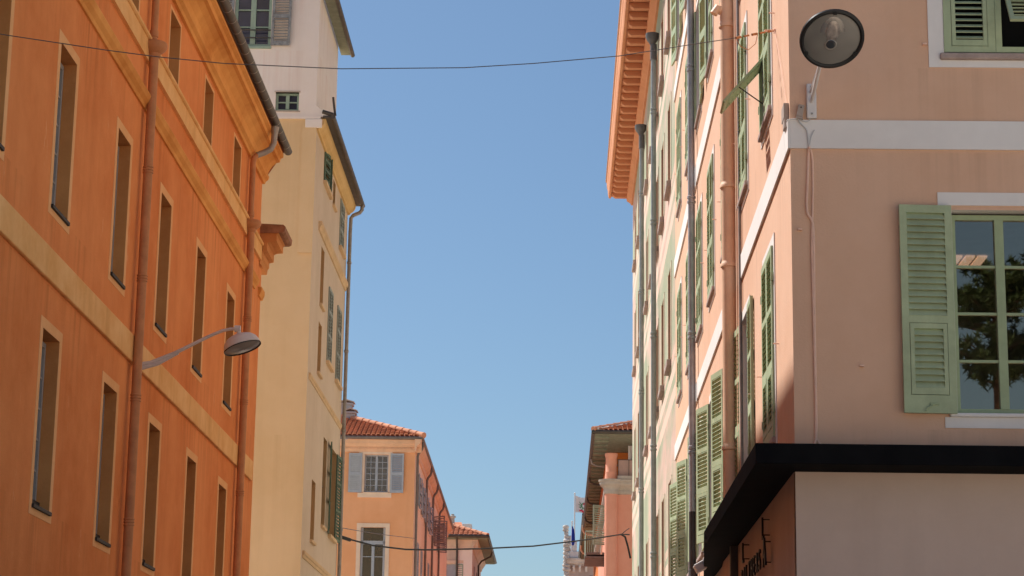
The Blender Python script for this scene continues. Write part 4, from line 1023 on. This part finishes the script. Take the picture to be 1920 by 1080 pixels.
# ------------------------------------------------------------------ 6. salmon house with a terrace at the far right
def salmon_house():
    Y0 = 90.0; X = 2.0; tn = face_ny(Y0)
    b = thing('salmon_house', 'salmon pink house with rounded corner column, terrace and deep boarded eaves', 'building', (X, Y0, 0))
    m = MB(); m.box(X+.18, 12, Y0+.24, 122, 0, 13.5); m.build('wall', 'far_pink', b)
    m = MB(); m.lathe((X+.14, Y0+.22, 0), (0,0,1), [(.27,0), (.27,13.5)], 40); m.build('corner_column', 'far_pink', b, smooth=True)
    # crowning moulding turned round the corner column
    prof = [(0,13.48), (.04,13.52), (.06,13.60), (.05,13.68), (.12,13.78), (.22,13.84), (.26,13.9), (.26,13.98), (.30,14.0), (.32,14.08), (.0,14.1)]
    m = MB(face_ny(Y0+.22)); m.prism([(z, w) for w, z in prof], X+.2, 12, 0)
    m.lathe = MB.lathe.__get__(m); m.tf = lambda x, y, z: (x, y, z)
    m.lathe((X+.14, Y0+.22, 0), (0,0,1), [(.28+w*.8, z) for w, z in prof], 40)
    m.tf = face_nx(X+.18); m.prism([(z, w*.9) for w, z in prof], Y0+.2, 122, 0); m.build('entablature', 'stone_grey', b)
    m = MB(); m.lathe((X+.14, Y0+.25, 14.08), (0,0,1), [(.28,0), (.27,.1), (.245,.3), (.25,.34), (.235,.36), (.235,.95), (.26,1.0), (.27,1.05), (.27,1.12), (.25,1.14)], 32); m.build('terrace_pier', 'far_pink', b, smooth=True)
    for y in (92.6, 95.2):
        m = MB(); m.box(X+.05, X+.35, y, y+.4, 14.08, 15.0); m.build('terrace_pier', 'far_pink', b, bevel=.02)
    m = MB(tn); m.box(X+.40, 5, 14.1, 14.24, -.06, .06); m.build('terrace_kerb', 'stone_grey', b)
    m = MB(tn); m.box(X+.42, 5, 14.25, 14.93, -.2, -.18); rl = m.build('railing', 'far_rail', b)
    m = MB(tn); m.box(X+.40, 5, 14.93, 14.96, -.21, -.17); 
    for k in range(6): m.box(X+.42+.45*k, X+.44+.45*k, 14.24, 14.93, -.17, -.15)
    m.build('handrail', 'iron', rl)
    m = MB(); m.box(X+.02, 12, 93.5, 122, 14.1, 15.75); m.build('loggia_wall', 'far_orange', b)
    m = MB(face_ny(93.5)); m.lathe = MB.lathe.__get__(m); m.tf = lambda x, y, z: (x, y, z); m.lathe((2.40, 93.45, 15.18), (0,-1,0), [(.09,0), (.09,.05), (.06,.09), (.01,.1)], 16); m.build('wall_light', 'stone_grey', b, smooth=True)
    m = MB(); 
    for k in range(14):
        x = 2.92+.035*k; m.tube([(x, 91.5+.05*math.sin(k*2.1), 14.2), (x, 91.5+.05*math.sin(k*2.1+1), 15.1), (x-.0, 91.5, 15.75)], .03, 6)
    m.build('curtain', 'flag_white', b)
    # eaves: boarded soffit with rafters
    m = MB(); m.box(1.42, 12, 88.6, 122, 15.76, 15.82); sof = m.build('soffit', 'soffit', b)
    y = 89.0
    while y < 122: m = MB(); m.box(1.44, 2.02, y, y+.1, 15.68, 15.757); y += 1.15; m.build('rafter', 'soffit', sof)
    m = MB(); m.tube([(1.37, 88.5, 15.86), (1.37, 122.2, 15.86)], .10, 10); m.tube([(1.30, 88.5, 15.86), (12, 88.5, 15.86)], .085, 10); m.build('gutter', 'gutter', b, smooth=True)
    for y in (95.5, 101.5, 109, 117):
        m = MB(); m.tube([(1.37, y, 15.75), (1.42, y, 15.55), (1.6, y, 15.45), (1.98, y, 15.4)], .05, 8); m.build('downpipe', 'zinc' if y < 100 else 'gutter', b, smooth=True)
    m = MB(); m.tube([(2.10, 94.5, 13.4), (1.95, 97.5, 12.6), (1.9, 99, 11.9)], .045, 8); m.build('downpipe', 'pale_pink', b)
    # roof
    zr, e, ex, sl = 15.92, 88.5, 1.36, .33; rx = ex+4.5
    m = MB(); m.add([(ex, e, zr), (13, e, zr), (13, e+4.5, zr+4.5*sl), (rx, e+4.5, zr+4.5*sl), (ex, 122.2, zr), (rx, 118, zr+4.5*sl)], [(0,1,2,3), (0,3,5,4)]); m.build('roof_deck', 'tile', b)
    m = MB(); L = math.hypot(4.5, 4.5*sl); tile_slope(m, (ex, e, zr+.02), (1,0,0), (0,1,sl), 18, 14, .2, .33, lambda a, s: a > s*(4.5/L)+.05); m.build('roof_tiles', 'tile', b)
    m = MB(); ridge(m, (ex, e, zr+.05), (rx, e+4.5, zr+4.5*sl+.08), .11, .42); m.build('hip_tiles', 'tile_edge', b)
    m = MB(); d = (Vector((rx, e+4.5, zr+4.5*sl)) - Vector((ex, e, zr))); m.tube([tuple(Vector((ex+.14, e, zr+.03))), tuple(Vector((ex+.14, e, zr+.03)) + d)], .08, 6); m.build('hip_mortar', 'tile_pale', b)
    # balcony
    m = MB(); m.box(1.16, X+.16, 99.4, 103.2, 11.72, 11.84); m.box(1.2, X+.16, 99.45, 103.15, 11.9, 12.02); bal = m.build('balcony', 'drain_brown', b, bevel=.02)
    m = MB()
    for k in range(9): x = 1.2+.095*k; m.tube([(x, 99.5, 12.0), (x, 99.5, 12.95)], .014, 6)
    for k in range(30): y = 99.5+.12*k; m.tube([(1.2, y, 12.0), (1.2, y, 12.95)], .012, 6)
    m.tube([(1.18, 99.5, 12.98), (X+.16, 99.5, 12.98)], .025, 6); m.tube([(1.2, 99.5, 12.98), (1.2, 103.1, 12.98)], .025, 6); m.build('railing', 'green_frame', bal)
    for (y, z0, z1) in ((97.2, 12.1, 13.9), (104.5, 9.4, 11.3)):
        lf = leaf(.7, z1-z0, [(.08, (z1-z0)/2-.05), ((z1-z0)/2+.05, z1-z0-.08)], .06, .04, .1, 45); o = lf.build('shutter', 'green_frame', b, loc=(0,0,0)); o.location = Vector((X+.17, y, z0)) - world_loc(b); o.rotation_euler = (0,0,R(-165))
    m = MB(face_nx(X+.18))
    for y in (100.2, 105.2, 108.5):
        m = MB(face_nx(X+.18)); m.box(y, y+1.0, 9.0, 11.4, 0, .04); m.build('window', 'glass_dark', b)
    m = MB(); m.tube([(X+.1, 99, 11.7), (X+.1, 99, 8)], .06, 8); m.build('downpipe', 'iron', b)
M['far_rail'] = paint('pale pink terrace screen', (.50,.33,.28), .7, .1)
salmon_house()
def eaves_house():
    b = thing('eaves_house', 'next house beyond the salmon one showing only dark eaves and orange pipes', 'building', (2, 130, 0))
    m = MB(); m.box(2.3, 12, 123, 146, 0, 16.4); m.build('wall', 'far_orange', b)
    m = MB(); m.box(1.42, 12, 122.5, 146, 16.4, 16.5); m.add([(1.4, 122.5, 16.6), (12, 122.5, 19.5), (12, 146, 19.5), (1.4, 146, 16.6)], [(0,1,2,3)]); m.build('roof', 'soffit', b)
    m = MB(); m.tube([(1.37, 122.4, 16.58), (1.37, 146.2, 16.58)], .11, 8); m.build('gutter', 'gutter', b)
    for y in (127, 138):
        m = MB(); m.tube([(1.37, y, 16.5), (1.36, y, 16.2), (1.5, y, 15.98), (2.25, y, 15.85)], .07, 8); m.build('downpipe', 'pipe_peach', b, smooth=True)
eaves_house()

# ------------------------------------------------------------------ 7. ornate stone building with flags
def ornate_building():
    Y0 = 160.0; tn = face_ny(Y0)
    b = thing('ornate_building', 'pale carved stone building with a scrolled gable at the end of the street', 'building', (1, Y0, 0))
    m = MB(); m.box(.62, 9, Y0, Y0+14, 0, 17.5); m.build('wall', 'far_pale', b)
    m = MB(tn); m.prism([(17.35, 0), (17.35, .15), (17.45, .2), (17.5, .35), (17.7, .4), (17.72, .5), (17.86, .52), (17.9, 0)], .55, 9, 0); m.build('cornice', 'ornate', b)
    for x in (.98, 1.43, 1.9):
        m = MB(tn); m.prism([(17.34, 0), (17.34, .3), (17.2, .3), (17.05, .15), (16.9, .1), (16.9, 0)], x, x+.16, 0); m.build('console', 'ornate_white', b)
    m = MB(tn); m.box(.75, 1.9, 17.9, 18.38, -.3, .3); m.box(.62, .74, 17.86, 18.3, -.3, .35); m.box(.82, 1.28, 18.38, 19.12, -.2, .2); m.build('parapet', 'ornate_white', b, bevel=.04)
    # scrolled pilaster at the corner: a stack of swelling carved stones
    rnd = random.Random(3); m = MB(); z = 15.0
    while z < 20.2:
        h = .22+.16*rnd.random(); w = (.20 if z > 18.3 else .26) * (.8+.45*rnd.random()); x = .46 + (.02 if z < 18.3 else -.0) + .05*rnd.random() + max(0, z-19.2)*-.07
        m.lathe((x, Y0-.1, z), (.1*rnd.random(), 0, 1), [(w*.7,0), (w,h*.25), (w*1.05,h*.6), (w*.75,h*.95), (w*.6,h)], 10); z += h*.9
    for k in range(26):
        z = 15.2+4.2*rnd.random(); m.lathe((.42+.25*rnd.random(), Y0-.25, z), (rnd.random()-.5, -1, rnd.random()-.5), [(.11,0), (.09,.08), (.03,.12)], 7)
    for k in range(10):
        z = 18.4+1.1*rnd.random(); m.lathe((.62+.14*rnd.random(), Y0-.1, z), (rnd.random()-.3, -.6, rnd.random()), [(.10,0), (.1,.12), (.04,.2)], 7)
    m.build('scrolled_gable', 'ornate', b)
    for x in (2.2, 3.4):
        m = MB(tn); m.box(x, x+.7, 13, 16.6, .0, .05); m.build('window', 'glass_dark', b)
    return b
M['far_pale'] = stucco('pale beige stone', (.62,.50,.42), None, None, .8, .4, .8, .3)
ornate_building()

def flagpole(name, label, x, y, z0, z1, cloth, loc=None):
    t = thing(name, label, 'flag', (x, y, z0))
    m = MB(); m.tube([(x, y, z0), (x, y, z1)], .05, 10); m.lathe((x, y, z1), (0,0,1), [(.03,0), (.07,.04), (.07,.09), (.02,.13)], 10); m.build('pole', 'white_metal', t, smooth=True)
    return t
t = flagpole('flag', 'white flag with red flowers and green leaves on a tall white pole', 1.09, 159.6, 18.6, 22.6, None)
m = MB(); nx, nz = 16, 8; pts = []
def fl(u, v): return (1.15+u*1.05, 159.6+.09*math.sin(u*7)+.05*math.sin(u*3+v*4), 21.25+v*1.20-.12*u+.05*math.sin(u*6+v*2))
for side in (0, .012):
    o = len(m.v)
    for j in range(nz+1):
        for i in range(nx+1):
            p = fl(i/nx, j/nz); m.v.append((p[0], p[1]+side, p[2]))
    for j in range(nz):
        for i in range(nx): a = o+j*(nx+1)+i; m.f.append((a, a+1, a+nx+2, a+nx+1))
fo = m.build('flag_cloth', 'flag_white', t, smooth=True)
def blob(cx, cz, rx, rz, rot, mat, nm):
    m = MB(); k = 14; p = []
    for i in range(k):
        a = 2*math.pi*i/k; x = rx*math.cos(a); z = rz*math.sin(a); u = cx+x*math.cos(rot)-z*math.sin(rot); v = cz+x*math.sin(rot)+z*math.cos(rot); q = fl(u, v); p.append((q[0], q[1]-.02, q[2]))
    m.add(p, [tuple(range(k))]); m.build(nm, mat, fo)
for cx, cz, rx, rz, ro in ((.66,.62,.14,.08,.3), (.74,.52,.08,.07,0), (.42,.14,.17,.06,.1), (.52,.10,.1,.05,0), (.82,.66,.06,.06,0)): blob(cx, cz, rx, rz, ro, 'flag_red', 'flower')
for cx, cz, rx, rz, ro in ((.42,.45,.20,.035,1.2), (.34,.60,.13,.03,2.2), (.50,.62,.12,.03,.6), (.36,.36,.14,.03,.3), (.55,.35,.14,.03,2.5), (.46,.25,.12,.03,1.0), (.30,.48,.1,.025,2.9)): blob(cx, cz, rx, rz, ro, 'flag_green', 'leaf')
t = flagpole('flag', 'furled blue flag on a shorter pole beside the carved gable', .90, 159.2, 18.3, 20.45, None)
m = MB(); m.tube([(.93, 159.15, 20.15), (.97, 159.13, 19.9), (.99, 159.12, 19.5), (1.0, 159.12, 19.0), (.97, 159.13, 18.75)], [.03, .09, .13, .14, .05], 9); m.build('flag_cloth', 'flag_blue', t, smooth=True)

# ------------------------------------------------------------------ pine on the square behind the viewer (seen only mirrored in the window)
def pine():
    t = thing('pine_tree', 'dark pine on the square mirrored in the glazed window', 'tree', (12.1, -12, 0))
    m = MB(); m.tube([(12.1, -12, -.2), (12.05, -12, 5), (12.15, -12.05, 10), (12.1, -12, 16)], [.24, .2, .15, .04], 10)
    rnd = random.Random(11); tips = []
    for k in range(60):
        z = 12.6+3.2*rnd.random(); a = rnd.random()*2*math.pi; l = 1.7*(1-.45*abs(z-14.4)/2)*(.6+.5*rnd.random())
        p0 = Vector((12.1, -12, z)); p1 = p0 + Vector((math.cos(a)*l, math.sin(a)*l, .35*l)); m.tube([tuple(p0), tuple(p0.lerp(p1,.5)+Vector((0,0,-.05))), tuple(p1)], [.05,.03,.012], 5); tips.append((p0, p1))
    m.build('trunk', 'bark', t)
    m = MB()
    for p0, p1 in tips:
        for c in range(15):
            q = p0.lerp(p1, .35+.7*rnd.random()) + Vector((rnd.gauss(0,.12), rnd.gauss(0,.12), rnd.gauss(0,.10)))
            for k in range(16):
                d = Vector((rnd.gauss(0,1), rnd.gauss(0,1), rnd.gauss(.5,1))).normalized()*(.16+.12*rnd.random()); s = d.orthogonal().normalized()*.03
                m.add([tuple(q-s), tuple(q+s), tuple(q+d)], [(0,1,2)])
    m.build('crown', 'leaf', t)
pine()

# ------------------------------------------------------------------ light, sky, camera
w = bpy.data.worlds.new('World'); scene.world = w; w.use_nodes = True
nt = w.node_tree; bg = nt.nodes['Background']
sky = nt.nodes.new('ShaderNodeTexSky'); sky.sky_type = 'NISHITA'; sky.sun_disc = False
elev = math.asin(SUN_TO.z); az = math.atan2(SUN_TO.x, SUN_TO.y)
sky.sun_elevation = elev; sky.sun_rotation = az
sky.altitude = 0; sky.air_density = 1.0; sky.dust_density = 1.0; sky.ozone_density = 6.0
tint = nt.nodes.new('ShaderNodeMix'); tint.data_type = 'RGBA'; tint.blend_type = 'MULTIPLY'; tint.inputs[0].default_value = 1; tint.inputs[7].default_value = (1.0, 1.05, 1.0, 1)
nt.links.new(sky.outputs[0], tint.inputs[6]); nt.links.new(tint.outputs[2], bg.inputs[0]); bg.inputs[1].default_value = .056
L = bpy.data.lights.new('sun', 'SUN'); L.energy = 3.65; L.angle = R(.53); L.color = (1, .985, .955)
so = bpy.data.objects.new('sun', L); COL.objects.link(so); so.rotation_euler = (-SUN_TO).to_track_quat('-Z', 'Y').to_euler(); so.location = (-20, 20, 40)

cam = bpy.data.cameras.new('camera'); co = bpy.data.objects.new('camera', cam); COL.objects.link(co); scene.camera = co
RM = ((0.9996831146820315, 0.009660599121529105, -0.02324528004230449), (0.020489430672922262, 0.22417847677432592, 0.9743326915288445), (0.014623729015937104, -0.9745002223579818, 0.22390949773047217))
mat = Matrix(((RM[0][0], -RM[0][1], -RM[0][2], 0), (RM[1][0], -RM[1][1], -RM[1][2], 0), (RM[2][0], -RM[2][1], -RM[2][2], 1.6), (0,0,0,1)))
co.matrix_world = mat
cam.sensor_width = 36; cam.lens = 4042/1920*36; cam.clip_end = 3000; cam.clip_start = .1
vs = scene.view_settings; vs.view_transform = 'Standard'; vs.look = 'None'; vs.exposure = .90; vs.gamma = 1
scene.cycles.max_bounces = 8; scene.cycles.diffuse_bounces = 5
